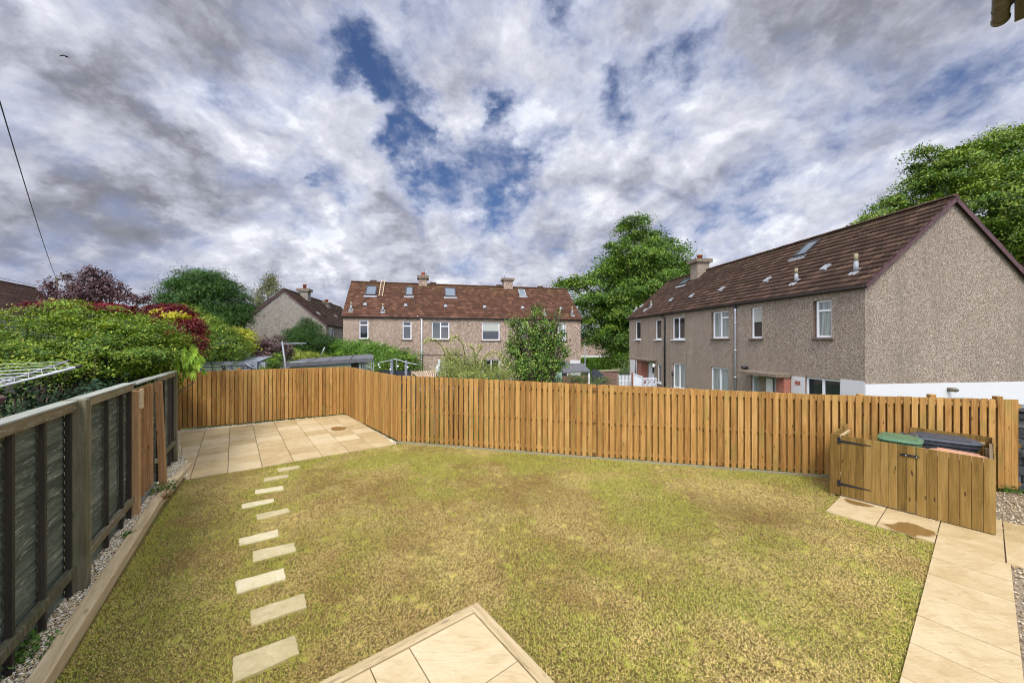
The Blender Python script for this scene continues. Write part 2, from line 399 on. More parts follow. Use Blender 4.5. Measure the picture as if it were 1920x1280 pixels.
def brick(name, a, b, mo, sc=4.4):
    k = M(name, .9, .2)
    sx = k.sep()
    cb = k.nt.nodes.new('ShaderNodeCombineXYZ'); k.L(k.math('ADD', sx[0], sx[1]), cb.inputs[0]); k.L(sx[2], cb.inputs[1])
    n = k.nt.nodes.new('ShaderNodeTexBrick'); k.L(cb.outputs[0], n.inputs['Vector'])
    n.inputs['Color1'].default_value = (*a, 1); n.inputs['Color2'].default_value = (*b, 1); n.inputs['Mortar'].default_value = (*mo, 1)
    n.inputs['Scale'].default_value = sc; n.inputs['Mortar Size'].default_value = .03
    n.inputs['Brick Width'].default_value = 1.0; n.inputs['Row Height'].default_value = .34
    k.color(n.outputs[0]); return k.m
MAT['brick'] = brick('red_brick', (.34, .085, .045), (.27, .07, .045), (.42, .36, .30))
MAT['brick_dark'] = brick('old_brick', (.24, .11, .08), (.15, .085, .07), (.26, .22, .18))
def glassmat(name, c, rough=.04, spec=.9):
    k = M(name, rough, spec); k.color(c); k.b.inputs['IOR'].default_value = 1.5; return k.m
MAT['glass'] = glassmat('window_glass', (.018, .022, .024))
MAT['glass_sky'] = glassmat('roof_glass', (.10, .13, .15), .03, 1.0)
MAT['glass_net'] = glassmat('glass_over_net_curtain', (.26, .30, .285), .12, .6)
k = M('glass_over_net_curtain', .12, .6); k.color(k.mix(k.mr(k.noise(14, 3, .6, st=(1, 1, .04)), .35, .65), (.17, .19, .18), (.34, .37, .35))); MAT['glass_net'] = k.m
MAT['glass_blind'] = glassmat('glass_over_blind', (.40, .41, .36), .15, .5)
def leafmat(name, trans=.16, rough=.55):
    k = M(name, rough, .3); k.color(k.tint)
    t = k.nt.nodes.new('ShaderNodeBsdfTranslucent')
    hs = k.nt.nodes.new('ShaderNodeHueSaturation'); hs.inputs['Value'].default_value = 1.25; hs.inputs['Saturation'].default_value = 1.1
    k.L(k.tint, hs.inputs['Color']); k.L(hs.outputs[0], t.inputs[0])
    mx = k.nt.nodes.new('ShaderNodeMixShader'); mx.inputs[0].default_value = trans
    out = k.nt.nodes['Material Output']
    k.L(k.b.outputs[0], mx.inputs[1]); k.L(t.outputs[0], mx.inputs[2]); k.L(mx.outputs[0], out.inputs[0])
    return k.m
MAT['leaf'] = leafmat('leaf'); MAT['grass'] = leafmat('grass_blade', .2, .7)
MAT['bark'] = wood('bark', [(.15, (.035, .026, .018)), (.85, (.13, .10, .07))], 'z', knots=0)
def slabmat(name, stops, stain, sc=1.0):
    k = M(name, .7, .3)
    off = k.vec('MULTIPLY', k.tint, (13.0, 17.0, 0.0)); co = k.vec('ADD', k.co, off)
    n1 = k.noise(1.7 * sc, 5, .55, co, (1, 1, 1), 1.2)
    n2 = k.noise(22, 5, .7, co)
    rip = k.noise(6, 7, .62, k.vec('ADD', co, (3, 3, 3)), (.6, 2.2, 1), .6)
    b = k.math('ADD', k.math('MULTIPLY', n1, .62), k.math('MULTIPLY', k.tr, .32)); b = k.math('ADD', b, k.math('MULTIPLY', n2, .34))
    c = k.ramp(b, stops)
    c = k.mix(k.math('MULTIPLY', k.mr(rip, .49, .66), .30), c, stain)
    vv = k.vor(7, co); c = k.mix(k.math('MULTIPLY', k.mr(vv, .03, .07, 1, 0), .5), c, (.14, .09, .05))
    h = k.math('ADD', k.math('MULTIPLY', rip, 1.0), k.math('MULTIPLY', n2, .25))
    k.color(c).bump(h, .65, .012)
    return k.m
MAT['slab'] = slabmat('sandstone_slab', [(.25, (.28, .185, .075)), (.5, (.41, .30, .140)), (.72, (.50, .39, .215)), (.95, (.56, .46, .28))], (.30, .19, .065))
MAT['stone'] = slabmat('pale_sandstone', [(.25, (.29, .225, .105)), (.5, (.43, .35, .185)), (.75, (.54, .47, .28)), (.95, (.60, .54, .36))], (.25, .20, .09), 2)
def soil():
    k = M('lawn_soil', .95, .1)
    n = k.noise(1.2, 5, .6); n2 = k.noise(60, 4, .7)
    c = k.ramp(n, [(.3, (.13, .085, .03)), (.5, (.17, .125, .035)), (.7, (.13, .15, .028))])
    c = k.mix(k.mr(n2, .4, .65, 0, .6), c, (.055, .035, .015)); k.color(c).bump(n2, .8, .02); return k.m
MAT['soil'] = soil()
def gr():
    k = M('garden_ground', .95, .1); n = k.noise(.6, 6, .6)
    k.color(k.ramp(n, [(.3, (.05, .07, .02)), (.55, (.07, .10, .025)), (.75, (.10, .085, .05))])); return k.m
MAT['ground'] = gr()
MAT['gravel_bed'] = flat('gravel_bed', (.24, .19, .13), .95, .1, .4, 60)
k = M('pebble', .8, .3); k.color(k.tint); MAT['pebble'] = k.m
k = M('wet_puddle', .04, .6); k.color((.20, .115, .035)); MAT['puddle'] = k.m
k = M('damp_stone', .55, .4); k.color(k.mix(k.mr(k.noise(9, 5, .6), .35, .65), (.27, .18, .075), (.38, .28, .14))); MAT['damp'] = k.m
# ================================================================ the garden
E1 = V(-.613, .790, 0); E2 = V(.790, .613, 0)          # the two directions the garden is laid out in

def inpoly(x, y, poly):
    r = np.zeros(len(x), bool); n = len(poly)
    for i in range(n):
        x1, y1 = poly[i][0], poly[i][1]; x2, y2 = poly[(i + 1) % n][0], poly[(i + 1) % n][1]
        if y1 == y2: continue
        c = ((y1 > y) != (y2 > y)) & (x < (x2 - x1) * (y - y1) / (y2 - y1) + x1); r ^= c
    return r
def clip(poly, region):
    """Sutherland-Hodgman in xy; region convex, counter-clockwise"""
    out = [Vector(p) for p in poly]
    for i in range(len(region)):
        a, b = region[i], region[(i + 1) % len(region)]
        e = V(b[0] - a[0], b[1] - a[1], 0); src, out = out, []
        for j in range(len(src)):
            p, q = src[j - 1], src[j]
            dp = e.x * (p.y - a[1]) - e.y * (p.x - a[0]); dq = e.x * (q.y - a[1]) - e.y * (q.x - a[0])
            if (dp >= 0) != (dq >= 0): out.append(p.lerp(q, dp / (dp - dq)))
            if dq >= 0: out.append(q)
        if len(out) < 3: return []
    return out
def gn(x, y): return -0.012 * np.maximum(0.0, x + 3.1)

# the corners of the garden
FA, FB, FC = V(-10.45, 11.35, 0), V(-6.28, 13.88, 0), V(-3.10, 10.07, 0)
def fz(x): return 10.07 - .231 * (x + 3.1)              # line of the long fence
FD = V(9.79, fz(9.79), 0)

# ---------------------------------------------------------------- terrain
def terrain():
    a = np.concatenate([-np.geomspace(900, 22, 26), np.linspace(-20, 24, 67), np.geomspace(26, 900, 26)])
    b = np.concatenate([-np.geomspace(400, 6, 12), np.linspace(-4, 34, 58), np.geomspace(36, 1500, 28)])
    X, Y = np.meshgrid(a, b)
    d1 = Y - (10.5 - .231 * (X + 3.1)); d2 = X - 10.6; d3 = (Y - 14.5) * .8 + (X + 6) * .2
    d = np.where(X > -3.1, np.maximum(d1, d2), d3)
    sm = np.clip(d / 3.0, 0, 1); sm = sm * sm * (3 - 2 * sm)
    far = np.clip((np.hypot(X, Y) - 45) / 200, 0, 1)
    Z = -.07 + gn(X, Y) * (sm < 1) - .95 * sm - far * 3.0
    v = np.stack([X, Y, Z], -1).reshape(-1, 3); n, m = X.shape
    f = [(i * m + j, i * m + j + 1, (i + 1) * m + j + 1, (i + 1) * m + j) for i in range(n - 1) for j in range(m - 1)]
    me = bpy.data.meshes.new('ground'); me.from_pydata(v.tolist(), [], f); me.materials.append(MAT['ground'])
    o = bpy.data.objects.new('ground', me); COL.objects.link(o); tag(o, kind='structure')
terrain()

# ---------------------------------------------------------------- lawn
SL = [G(105, 1280), G(291, 980), G(350, 894)]
sdir = (SL[0] - SL[1]).normalized()
SL0 = SL[0] + sdir * 1.9
nl = V(-sdir.y, sdir.x, 0)
if nl.x < 0: nl = -nl
P0, P1 = G(356, 899), G(741, 833.5)
A0 = G(1548, 959)
A2 = A0 - E1 * 1.2; A3 = A0 - E1 * 1.8
B1 = V(7.09, 5.39, 0); B0 = B1 + E1 * 1.876
LAWN = [SL0, SL[1], SL[2], P0, P1, V(-3.0, 9.95, 0), V(B0.x + 1.0, fz(B0.x + 1.0) - .06, 0), A0 + E2 * .96, A0, A2, A2 - E2 * 5.5, V(1.5, .3, 0), V(-2, .6, 0)]
def lawn_sheet():
    mb = MB()
    xs = np.arange(-7.5, 9.6, .5); ys = np.arange(.0, 11.0, .5)
    reg = LAWN
    # plain grid, trimmed against the outline by testing cell centres; slabs, edging and pebbles cover its rim
    for x in xs:
        for y in ys:
            c = clip([(x, y, 0), (x + .5, y, 0), (x + .5, y + .5, 0), (x, y + .5, 0)],
                     [SL0 - nl * .1, V(2.5, -.4, 0), V(6.6, 4.1, 0), V(9.7, 7.1, 0), V(-3.05, 10.05, 0), SL[2] - nl * .1 + V(-.2, .3, 0)])
            if len(c) >= 3: mb.add([V(p.x, p.y, g(p.x, p.y) - .02) for p in c], [tuple(range(len(c)))], (.5, .5, .5))
    tag(mb.build('lawn', MAT['soil']), kind='structure')
lawn_sheet()

STONES = [[(303, 55), (425, 37), (438, 50), (310, 74)], [(225, 110), (368, 88), (372, 103), (226, 131)], [(176, 177), (337, 152), (341, 176), (177, 200)],
          [(100, 258), (283, 224), (285, 245), (102, 285)], [(180, 318), (365, 280), (377, 303), (190, 348)], [(84, 455), (308, 402), (315, 440), (88, 495)],
          [(165, 525), (400, 476), (415, 525), (167, 588)], [(67, 695), (345, 622), (352, 685), (70, 768)], [(150, 862), (455, 767), (475, 845), (152, 952)],
          [(50, 1130), (405, 1005), (430, 1110), (45, 1280)]]
SLAB = ['cream stepping stone nearest the tiled-off patio, first of the lawn row', 'stepping stone second from the far patio, set a little left',
        'stepping stone third from the far patio in the grass', 'stepping stone fourth from the patio, furthest left of the far ones',
        'stepping stone fifth from the patio, with a chipped left end', 'narrow tan stepping stone in the middle of the row, sixth from the patio',
        'stepping stone seventh from the patio, shifted right', 'stepping stone third from the foreground with diagonal streaks',
        'large stepping stone second from the foreground with greenish cream patches', 'largest rough-edged stepping stone, nearest the viewer']
SQ = []
for i, q in enumerate(STONES):
    pts = [G(420 + x / 3.046, 860 + y / 3.046, .0) for x, y in q]
    c = sum(pts, V(0, 0, 0)) / 4; SQ.append(pts)
    ring = []
    for j in range(4):                                   # split-stone edges
        a, b = pts[j], pts[(j + 1) % 4]
        n = 7
        for kk in range(n):
            p = a.lerp(b, kk / n); r = .006 if kk else .0
            ring.append(V(p.x + random.uniform(-r, r), p.y + random.uniform(-r, r), c.z - .04))
    area = sum(ring[k].x * ring[(k + 1) % len(ring)].y - ring[k].y * ring[(k + 1) % len(ring)].x for k in range(len(ring)))
    if area < 0: ring = ring[::-1]
    mb = MB(); mb.prism(ring, V(0, 0, .043)); o = mb.build('stepping_stone', MAT['stone'], loc=(c.x, c.y, c.z - .04), bevel=.004)
    tag(o, SLAB[i], 'stepping stone', 'stepping stones across the lawn')
DK = G(895, 1135, .33); DK.z = 0                         # raised corner of the near patio

def smooth_noise(x, y, sc, seed):
    r = np.random.default_rng(seed).random((64, 64)); u, v = x * sc + 31.7, y * sc + 17.3
    i, j = np.floor(u).astype(int), np.floor(v).astype(int); fu, fv = u - i, v - j
    fu, fv = fu * fu * (3 - 2 * fu), fv * fv * (3 - 2 * fv); w = lambda a, b: r[a % 64, b % 64]
    return (w(i, j) * (1 - fu) + w(i + 1, j) * fu) * (1 - fv) + (w(i, j + 1) * (1 - fu) + w(i + 1, j + 1) * fu) * fv

def grass(n=560000):
    xs, ys = [], []; tot = 0
    while tot < n:
        x = RNG.uniform(-7.2, 8.4, n); y = RNG.uniform(1.6, 10.2, n)
        k = RNG.random(n) < np.clip(1.25 - (y - 2.5) * .09, .45, 1.0) * np.where(y < 2.4, .4, 1)
        k &= inpoly(x, y, LAWN)
        k &= ~(((DK.x - x) * E1.x + (DK.y - y) * E1.y > -.01) & ((DK.x - x) * E2.x + (DK.y - y) * E2.y > -.01))
        for q in SQ:
            cx = sum(p.x for p in q) / 4; cy = sum(p.y for p in q) / 4
            k &= ~inpoly(x, y, [(cx + (p.x - cx) * .93, cy + (p.y - cy) * .92) for p in q])
        xs.append(x[k]); ys.append(y[k]); tot += k.sum()
    x = np.concatenate(xs)[:n]; y = np.concatenate(ys)[:n]
    nt_ = 34000; ti = RNG.integers(0, n, 330)[RNG.integers(0, 330, nt_)]; rr_ = np.abs(RNG.normal(0, .035, nt_)); ra = RNG.uniform(0, 6.283, nt_)
    x[:nt_] = x[ti] + rr_ * np.cos(ra); y[:nt_] = y[ti] + rr_ * np.sin(ra); tuft = np.zeros(n); tuft[:nt_] = 1
    pn = .5 * smooth_noise(x, y, .8, 1) + .3 * smooth_noise(x, y, 2.3, 2) + .2 * smooth_noise(x, y, 6, 3)
    pg = .45 * smooth_noise(x, y, .55, 4) + .35 * smooth_noise(x, y, 1.9, 5) + .2 * smooth_noise(x, y, 5, 6)
    # the grass is greener beside slabs and edging
    edge = np.zeros(n)
    def near(a, b, r=.28):
        ax, ay = a.x, a.y; dx, dy = b.x - ax, b.y - ay; t = np.clip(((x - ax) * dx + (y - ay) * dy) / (dx * dx + dy * dy), 0, 1)
        return np.clip(1 - np.hypot(x - ax - t * dx, y - ay - t * dy) / r, 0, 1)
    for a, b in ((P0, P1), (A0, A2), (A2, A2 - E2 * 5), (DK, DK - E1 * 4), (DK, DK - E2 * 4), (SL0, SL[2]), (V(-3, 9.95, 0), V(6.9, fz(6.9), 0))):
        edge = np.maximum(edge, near(a, b))
    for q in SQ:
        for j in range(4): edge = np.maximum(edge, .85 * near(q[j], q[(j + 1) % 4], .2))
    green = np.clip((pg - .51) * 3.8 + .14 + edge * .75 - np.clip((3.9 - y) * .05, 0, .2), 0, 1)
    r = RNG.random(n)
    straw = np.array([.72, .55, .22]); brown = np.array([.37, .23, .085]); gr1 = np.array([.26, .345, .040]); gr2 = np.array([.55, .48, .095])
    green = np.clip(green + tuft * .38, 0, 1); isg = r < green * .62
    shade = np.clip((pn - .5) * 2.2 + .58, 0, 1)[:, None]
    dry = straw * shade + brown * (1 - shade); r2 = RNG.random((n, 1)); dry = dry * (.68 + .62 * r2)
    gcol = gr1 * (1 - r2) + gr2 * r2
    mixy = RNG.random(n) < .23
    col = np.where(isg[:, None], gcol, np.where(mixy[:, None], gr2 * (.6 + .6 * r2), dry)); col = np.clip(col, 0, .9)
    L = RNG.uniform(.014, .036, n) * np.where(isg, 1.05, 1.0) + edge * .010 + tuft * .008
    el = np.radians(np.where(isg, RNG.uniform(18, 75, n), RNG.uniform(2, 42, n))); az = RNG.uniform(0, 2 * np.pi, n)
    w = (.0014 + .00036 * y) * RNG.uniform(.7, 1.4, n); wa = az + np.pi / 2 + RNG.uniform(-.5, .5, n)
    z = gn(x, y) - .022 + RNG.uniform(0, .012, n)
    v = np.empty((n, 3, 3), 'f')
    v[:, 0] = np.stack([x - np.cos(wa) * w, y - np.sin(wa) * w, z], -1)
    v[:, 1] = np.stack([x + np.cos(wa) * w, y + np.sin(wa) * w, z], -1)
    v[:, 2] = np.stack([x + np.cos(az) * np.cos(el) * L, y + np.sin(az) * np.cos(el) * L, z + np.sin(el) * L], -1)
    c3 = np.repeat(col, 3, 0)
    o = np_mesh('grass', v.reshape(-1, 3), 3, c3, MAT['grass'])
    tag(o, 'dry mown lawn grass in straw brown and patches of green', 'grass', kind='stuff')
grass()

# ---------------------------------------------------------------- slabs
def slab_grid(name, o, u, w, widths, rows, region, z, mat, th=.03, gap=.006):
    mb = MB(); x = 0
    for wd in widths:
        y = 0
        for rd in rows:
            q = [o + u * (x + gap) + w * (y + gap), o + u * (x + wd - gap) + w * (y + gap),
                 o + u * (x + wd - gap) + w * (y + rd - gap), o + u * (x + gap) + w * (y + rd - gap)]
            if u.cross(w).z < 0: q = q[::-1]
            c = clip(q, region) if region else q
            if len(c) >= 3:
                dz = random.uniform(-.002, .002)
                ring = [V(p.x, p.y, g(p.x, p.y) + z - th + dz) for p in c]
                mb.prism(ring, V(0, 0, th))
            y += rd
        x += wd
    return mb
U = (P1 - P0); U.z = 0; U.normalize(); Wd = V(-U.y, U.x, 0)
preg = [P0, P1, G(657, 779), G(640, 777.5), G(338, 812), G(337, 830)]
sl = slab_grid('patio', P0 + U * 0 - U * .595 * 4, U, Wd, [.595] * 12, [.6] * 11, preg, .015, None)
tag(sl.build('patio', MAT['slab'], bevel=.003), kind='structure')
mb = MB(); pr = [V(p.x, p.y, g(p.x, p.y) - .012) for p in [P0, P1, V(-3.12, 10.0, 0), V(-6.3, 13.8, 0), V(-10.3, 11.3, 0), V(-8.7, 9.0, 0), V(-6.9, 7.5, 0)]]
mb.add(pr, [tuple(range(len(pr)))]); tag(mb.build('gravel_margin', MAT['gravel_bed']), kind='structure')
# slabs by the bin store and the path that leaves them
rr = slab_grid('path', A0, -E1, E2, [.6] * 7, [.95, .95], None, .015, None)
rr2 = slab_grid('path', A2 - E2 * 5.72, -E1, E2, [.64], [.572] * 10, None, .016, None)
rr.v_off = len(rr.v)
b_ = len(rr.v); rr.v += rr2.v; rr.f += [[b_ + i for i in f] for f in rr2.f]; rr.t += rr2.t; rr.sm += rr2.sm
tag(rr.build('path', MAT['slab'], bevel=.003), kind='structure')
mb = MB(); q = [A0 - E1 * 1.2 - E2 * 6, A0 - E1 * 5.5 - E2 * 6, A0 - E1 * 5.5 + E2 * 4.3, V(11.6, 6.9, 0), V(9.85, 7.02, 0), V(8.2, fz(8.2) - .02, 0), V(7.0, fz(7.0) - .02, 0), A0 + E2 * .96, A0 - E1 * .05 + E2 * .03, A0 - E1 * 1.22 + E2 * .03]
mb.add([V(p.x, p.y, g(p.x, p.y) - .014) for p in q], [tuple(range(len(q)))]); tag(mb.build('gravel_bed', MAT['gravel_bed']), kind='structure')

# puddles left by washing down
def puddle(cx, cy, pts):
    mb = MB(); ring = [G(*p) for p in pts]; ring = [V(p.x, p.y, g(p.x, p.y) + .021) for p in ring]
    fine = []
    for i in range(len(ring)):
        a, b, c, d = ring[i - 1], ring[i], ring[(i + 1) % len(ring)], ring[(i + 2) % len(ring)]
        for t in (0, .2, .4, .6, .8):
            p = .5 * ((2 * b) + (c - a) * t + (2 * a - 5 * b + 4 * c - d) * t * t + (-a + 3 * b - 3 * c + d) * t ** 3); p = p + V(random.gauss(0, .006), random.gauss(0, .006), 0); p.z = b.z; fine.append(p)
    a = sum(fine[k].x * fine[(k + 1) % len(fine)].y - fine[k].y * fine[(k + 1) % len(fine)].x for k in range(len(fine)))
    mb.add(fine if a > 0 else fine[::-1], [tuple(range(len(fine)))])
    tag(mb.build('puddle', MAT['puddle']), kind='structure')
    c = sum(fine, V(0, 0, 0)) / len(fine); mb = MB(); out = []
    for p in fine:
        d = p - c; d.z = 0; q = p + d * random.uniform(.06, .16); q.z = p.z - .0025; out.append(q)
    mb.add(out if a > 0 else out[::-1], [tuple(range(len(out)))]); tag(mb.build('damp_patch', MAT['damp']), kind='structure')
puddle(0, 0, [(1658, 984), (1672, 985), (1690, 981), (1712, 984), (1732, 992), (1749, 998), (1752, 1003), (1738, 1007), (1722, 1004), (1712, 1008), (1694, 1000), (1680, 997), (1670, 991)])
puddle(0, 0, [(1584, 937), (1600, 940), (1630, 948), (1636, 951), (1618, 950), (1595, 945)])
puddle(0, 0, [(622, 803), (632, 801), (648, 802), (645, 806), (632, 808), (624, 807)])

# ---------------------------------------------------------------- near raised patio
dk = thing('raised_patio', 'raised sandstone patio corner with pale timber edging in the foreground', 'patio', (DK.x, DK.y, 0))
mb = MB(); W_ = .088; LEN = 4.2
D1, D2 = -E1, -E2
def vert_par(mb, o, a, b, z0, z1, tint=None): mb.par(V(o.x, o.y, z0), a, b, V(0, 0, z1 - z0), tint)
vert_par(mb, DK, D1 * 2.4, D2 * W_, .25, .335); vert_par(mb, DK + D1 * 2.404, D1 * 1.8, D2 * W_, .25, .334)
mb.build('timber_edging', MAT['deck_edge_b'], dk, bevel=.006)
mb = MB(); vert_par(mb, DK + D2 * (W_ + .002), D2 * 2.4, D1 * W_, .25, .337); vert_par(mb, DK + D2 * (W_ + 2.406), D2 * 1.6, D1 * W_, .25, .336)
mb.build('timber_edging', MAT['deck_edge'], dk, bevel=.006)
mb = MB()
for i in range(3): vert_par(mb, DK + D1 * .012 + D2 * .012, D1 * 4.1, D2 * .05, -.03 + i * .09, .055 + i * .09)
for i in range(3): vert_par(mb, DK + D2 * .066 + D1 * .012, D2 * 4.0, D1 * .05, -.03 + i * .09, .055 + i * .09)
mb.build('retaining_boards', MAT['deck_edge'], dk)
mb = MB(); o = DK + (D1 + D2) * (W_ + .004)
x = 0
for ci, wd in enumerate([.60, .30, .60, .60, .60, .60, .60]):
    y = 0
    for rd in ([.62] + [.6] * 5 if ci != 1 else [.62, .3] + [.6] * 4):
        vert_par(mb, o + D2 * (x + .004) + D1 * (y + .004), D2 * (wd - .008), D1 * (rd - .008), .285, .325 + random.uniform(-.001, .001)); y += rd
    x += wd
mb.build('paving', MAT['slab'], dk, bevel=.003)

# ---------------------------------------------------------------- timber edging along the left fence
def bar(mb, a, b, nrm, w, z0, z1, tint=None):
    """horizontal timber from a to b, w thick towards nrm, between heights z0 and z1"""
    mb.par(V(a.x, a.y, z0), V(b.x - a.x, b.y - a.y, 0), nrm * w, V(0, 0, z1 - z0), tint)
J = G(300, 952)
for i, (a, b, lab) in enumerate(((SL0, J, 'long pale timber sleeper edging the gravel, the nearer one'), (J + V(-.03, .03, 0), G(356, 878) + V(-.05, .1, 0), 'timber sleeper edging the gravel, the farther one ending at the patio'))):
    m_ = MB(); m_.par(V(a.x, a.y, -.04), V(b.x - a.x, b.y - a.y, 0), -nl * .13, V(0, 0, .15 - i * .01))
    tag(m_.build('timber_sleeper', MAT['sleeper'], loc=(a.x, a.y, -.04), bevel=.008), lab, 'edging timber', 'sleepers along the lawn edge')

# ---------------------------------------------------------------- fences
def board_run(front, back, rails, A, B, n, top, base, pitch=.137, bw=.1, closed=False, hv=.006):
    """vertical boards on both faces of three rails"""
    L_ = (B - A).length; u = (B - A) / L_; k = 0; s = 0.0
    while s + bw * .6 < L_:
        w = min(bw, L_ - s) * random.uniform(.985, 1.0); p = A + u * s; z0 = base(p); z1 = top(p) + random.uniform(-hv, hv)
        lean = u * random.uniform(-.004, .004)
        front.chbox(p + n * random.uniform(.0225, .025) + V(0, 0, z0 + random.uniform(-.006, .006)), u * w, n * .017, V(0, 0, z1 - z0) + lean, .003)
        s += (bw + .003) if closed else pitch * random.uniform(.985, 1.015)
    if not closed:
        s = -.045
        while s < L_ - .03:
            a = max(s, 0); w = min(s + bw, L_) - a; p = A + u * a; z0 = base(p); z1 = top(p) + random.uniform(-hv, hv)
            if w > .02: back.chbox(p - n * .040 + V(0, 0, z0), u * w, n * .017, V(0, 0, z1 - z0), .002)
            s += pitch
    for r_, h in zip(rails, (.07, .80, 1.56)):
        zb = base(A) + h, base(B) + h
        r_.add([A + n * (-.022) + V(0, 0, zb[0]), B + n * (-.022) + V(0, 0, zb[1]), B + n * .022 + V(0, 0, zb[1]), A + n * .022 + V(0, 0, zb[0]),
                   A + n * (-.022) + V(0, 0, zb[0] + .075), B + n * (-.022) + V(0, 0, zb[1] + .075), B + n * .022 + V(0, 0, zb[1] + .075), A + n * .022 + V(0, 0, zb[0] + .075)],
                  [(3, 2, 1, 0), (4, 5, 6, 7), (0, 1, 5, 4), (1, 2, 6, 5), (2, 3, 7, 6), (3, 0, 4, 7)])
def nrm_to_cam(A, B):
    u = (B - A).normalized(); n = V(-u.y, u.x, 0)
    return n if n.dot(-A) > 0 else -n
def fence(label, segs, posts, kerb=None, pitch=.137):
    A = segs[0][0]
    t = thing('board_fence', label, 'fence', (A.x, A.y, 0))
    for i, (a, b, top, cl) in enumerate(segs):
        fr, bk, rl = MB(), MB(), [MB(), MB(), MB()]; n = nrm_to_cam(a, b)
        board_run(fr, bk, rl, a, b, n, top, lambda p: g(p.x, p.y) + .045, closed=cl, pitch=pitch)
        o = fr.build('board_panel', MAT['fence'], t)
        if bk.v: bk.build('back_boards', MAT['fence'], o)
        for r_ in rl: r_.build('rail', MAT['fence_h'], o)
    for p, h, n in posts:
        m_ = MB(); u = V(-n.y, n.x, 0); m_.par(p - n * .145 - u * .05 + V(0, 0, g(p.x, p.y) - .1), u * .1, n * .1, V(0, 0, h + .1 - g(p.x, p.y)))
        m_.build('post', MAT['fence'], t, bevel=.006)
    if kerb:
        a, b = kerb; n = nrm_to_cam(a, b); m_ = MB(); a2, b2 = a + n * .035, b + n * .035
        m_.add([a2 + V(0, 0, g(a2.x, 0) - .05), b2 + V(0, 0, g(b2.x, 0) - .05), b2 + n * .045 + V(0, 0, g(b2.x, 0) - .05), a2 + n * .045 + V(0, 0, g(a2.x, 0) - .05),
                a2 + V(0, 0, g(a2.x, 0) + .035), b2 + V(0, 0, g(b2.x, 0) + .035), b2 + n * .045 + V(0, 0, g(b2.x, 0) + .035), a2 + n * .045 + V(0, 0, g(a2.x, 0) + .035)],
               [(3, 2, 1, 0), (4, 5, 6, 7), (0, 1, 5, 4), (1, 2, 6, 5), (2, 3, 7, 6), (3, 0, 4, 7)])
        m_.build('base_kerb', MAT['concrete'], t)
    return t
def at_px(px):                                           # point of the long fence seen in photo column px
    r = (px - CX) / F; y = (10.07 - .231 * 3.1) / (1 + .231 * r); return V(r * y, y, 0)
nb = nrm_to_cam(FA, FB); n2 = nrm_to_cam(FB, FC); n3 = nrm_to_cam(FC, FD)
fence('golden brown board fence across the far end behind the patio', [(FA, FB, lambda p: 1.80, False)],
      [(FA + (FB - FA) * t, h, nb) for t, h in ((.02, 1.78), (.335, 1.86), (.67, 1.78))], pitch=.117)
fence('short angled board fence right of the patio, its boards seen edge on', [(FB, FC, lambda p: 1.80 + .012 * (1 - min(1, (p - FB).length / 5)), False)],
      [(FB + (FC - FB) * t, 1.76, n2) for t in (.01, .36, .72)], pitch=.122)
def top3(p): return max(1.615, 1.815 - .0213 * (p.x + 3.1))
pj = at_px(1119); pk = at_px(1866)
fence('long board fence with narrow gaps along the right of the lawn', [(FC, pj + V(-.02, .0046, 0), top3, False), (pj + V(.03, -.007, 0), pk, top3, False), (pk + V(.012, -.003, 0), FD, lambda p: top3(p) + .004, True)],
      [(at_px(px), top3(at_px(px)) + dh, n3) for px, dh in ((756, -.06), (900, -.06), (1122, -.05), (1350, -.06), (1619, .02), (1754, .055), (1880, .05))], kerb=(FC, at_px(1600)))

# ---------------------------------------------------------------- weathered fence on the left
LA = V(-4.72, 4.02, 0); LD = V(-.557, .831, 0); LN = V(.831, .557, 0)      # first post, direction away from the viewer, towards the lawn
def lp(s, off=0.0, z=0.0): return LA + LD * s + LN * off + V(0, 0, z)
def lapboards(s0, s1, z0, z1, mat, parent, pitch=.088, name='lap_boards'):
    m_ = MB(); z = z0
    while z < z1 - .02:
        h = min(pitch + .022, z1 - z); tl = random.uniform(-.006, .006)
        a, b = lp(s0, -.075, z), lp(s1, -.075, z + tl)
        o1, o2 = LN * .019, LN * .016                     # each board leans out over the one below
        v = [a, b, b + V(0, 0, h) - LN * .004, a + V(0, 0, h) - LN * .004, a + o1, b + o1, b + V(0, 0, h) + o2 * .2, a + V(0, 0, h) + o2 * .2]
        m_.add(v, [(3, 2, 1, 0), (4, 5, 6, 7), (0, 1, 5, 4), (1, 2, 6, 5), (2, 3, 7, 6), (3, 0, 4, 7)]); z += pitch
    return m_.build(name, mat, parent)
def sbar(s0, s1, off, w, z0, z1, mat, parent, name, bevel=.004):
    m_ = MB(); m_.par(lp(s0, off, z0), LD * (s1 - s0), LN * w, V(0, 0, z1 - z0)); return m_.build(name, mat, parent, bevel=bevel)
wf = thing('weathered_fence', 'weathered dark green lap panel fence with silvery top rail, nearest on the left', 'fence', tuple(LA))
for s0, s1 in ((-4.0, -.16), (.02, 1.94)):
    lapboards(s0, s1, .05, 2.03, MAT['old_slat'], wf)
    sbar(s0, s1 + (.08 if s0 < -1 else 0), -.045, .055, 1.995, 2.085, MAT['old_rail'], wf, 'top_rail')
    sbar(s0, s1 + (.1 if s0 < -1 else .05), -.115, .135, 2.088, 2.108, MAT['old_cap'], wf, 'capping')
    sbar(s0, s1 + .02, -.045, .06, .27, .36, MAT['old_rail'] if s0 > 0 else MAT['old_post'], wf, 'bottom_rail')
for s in (-3.6, -3.05, -2.5, -1.9, -1.257, -.732, -.19, .05, .915, 1.5, 1.88):
    m_ = MB(); m_.par(lp(s - .022, -.046, .03), LD * .044, LN * .040, V(0, 0, 1.96)); m_.build('batten', MAT['old_batten'], wf)
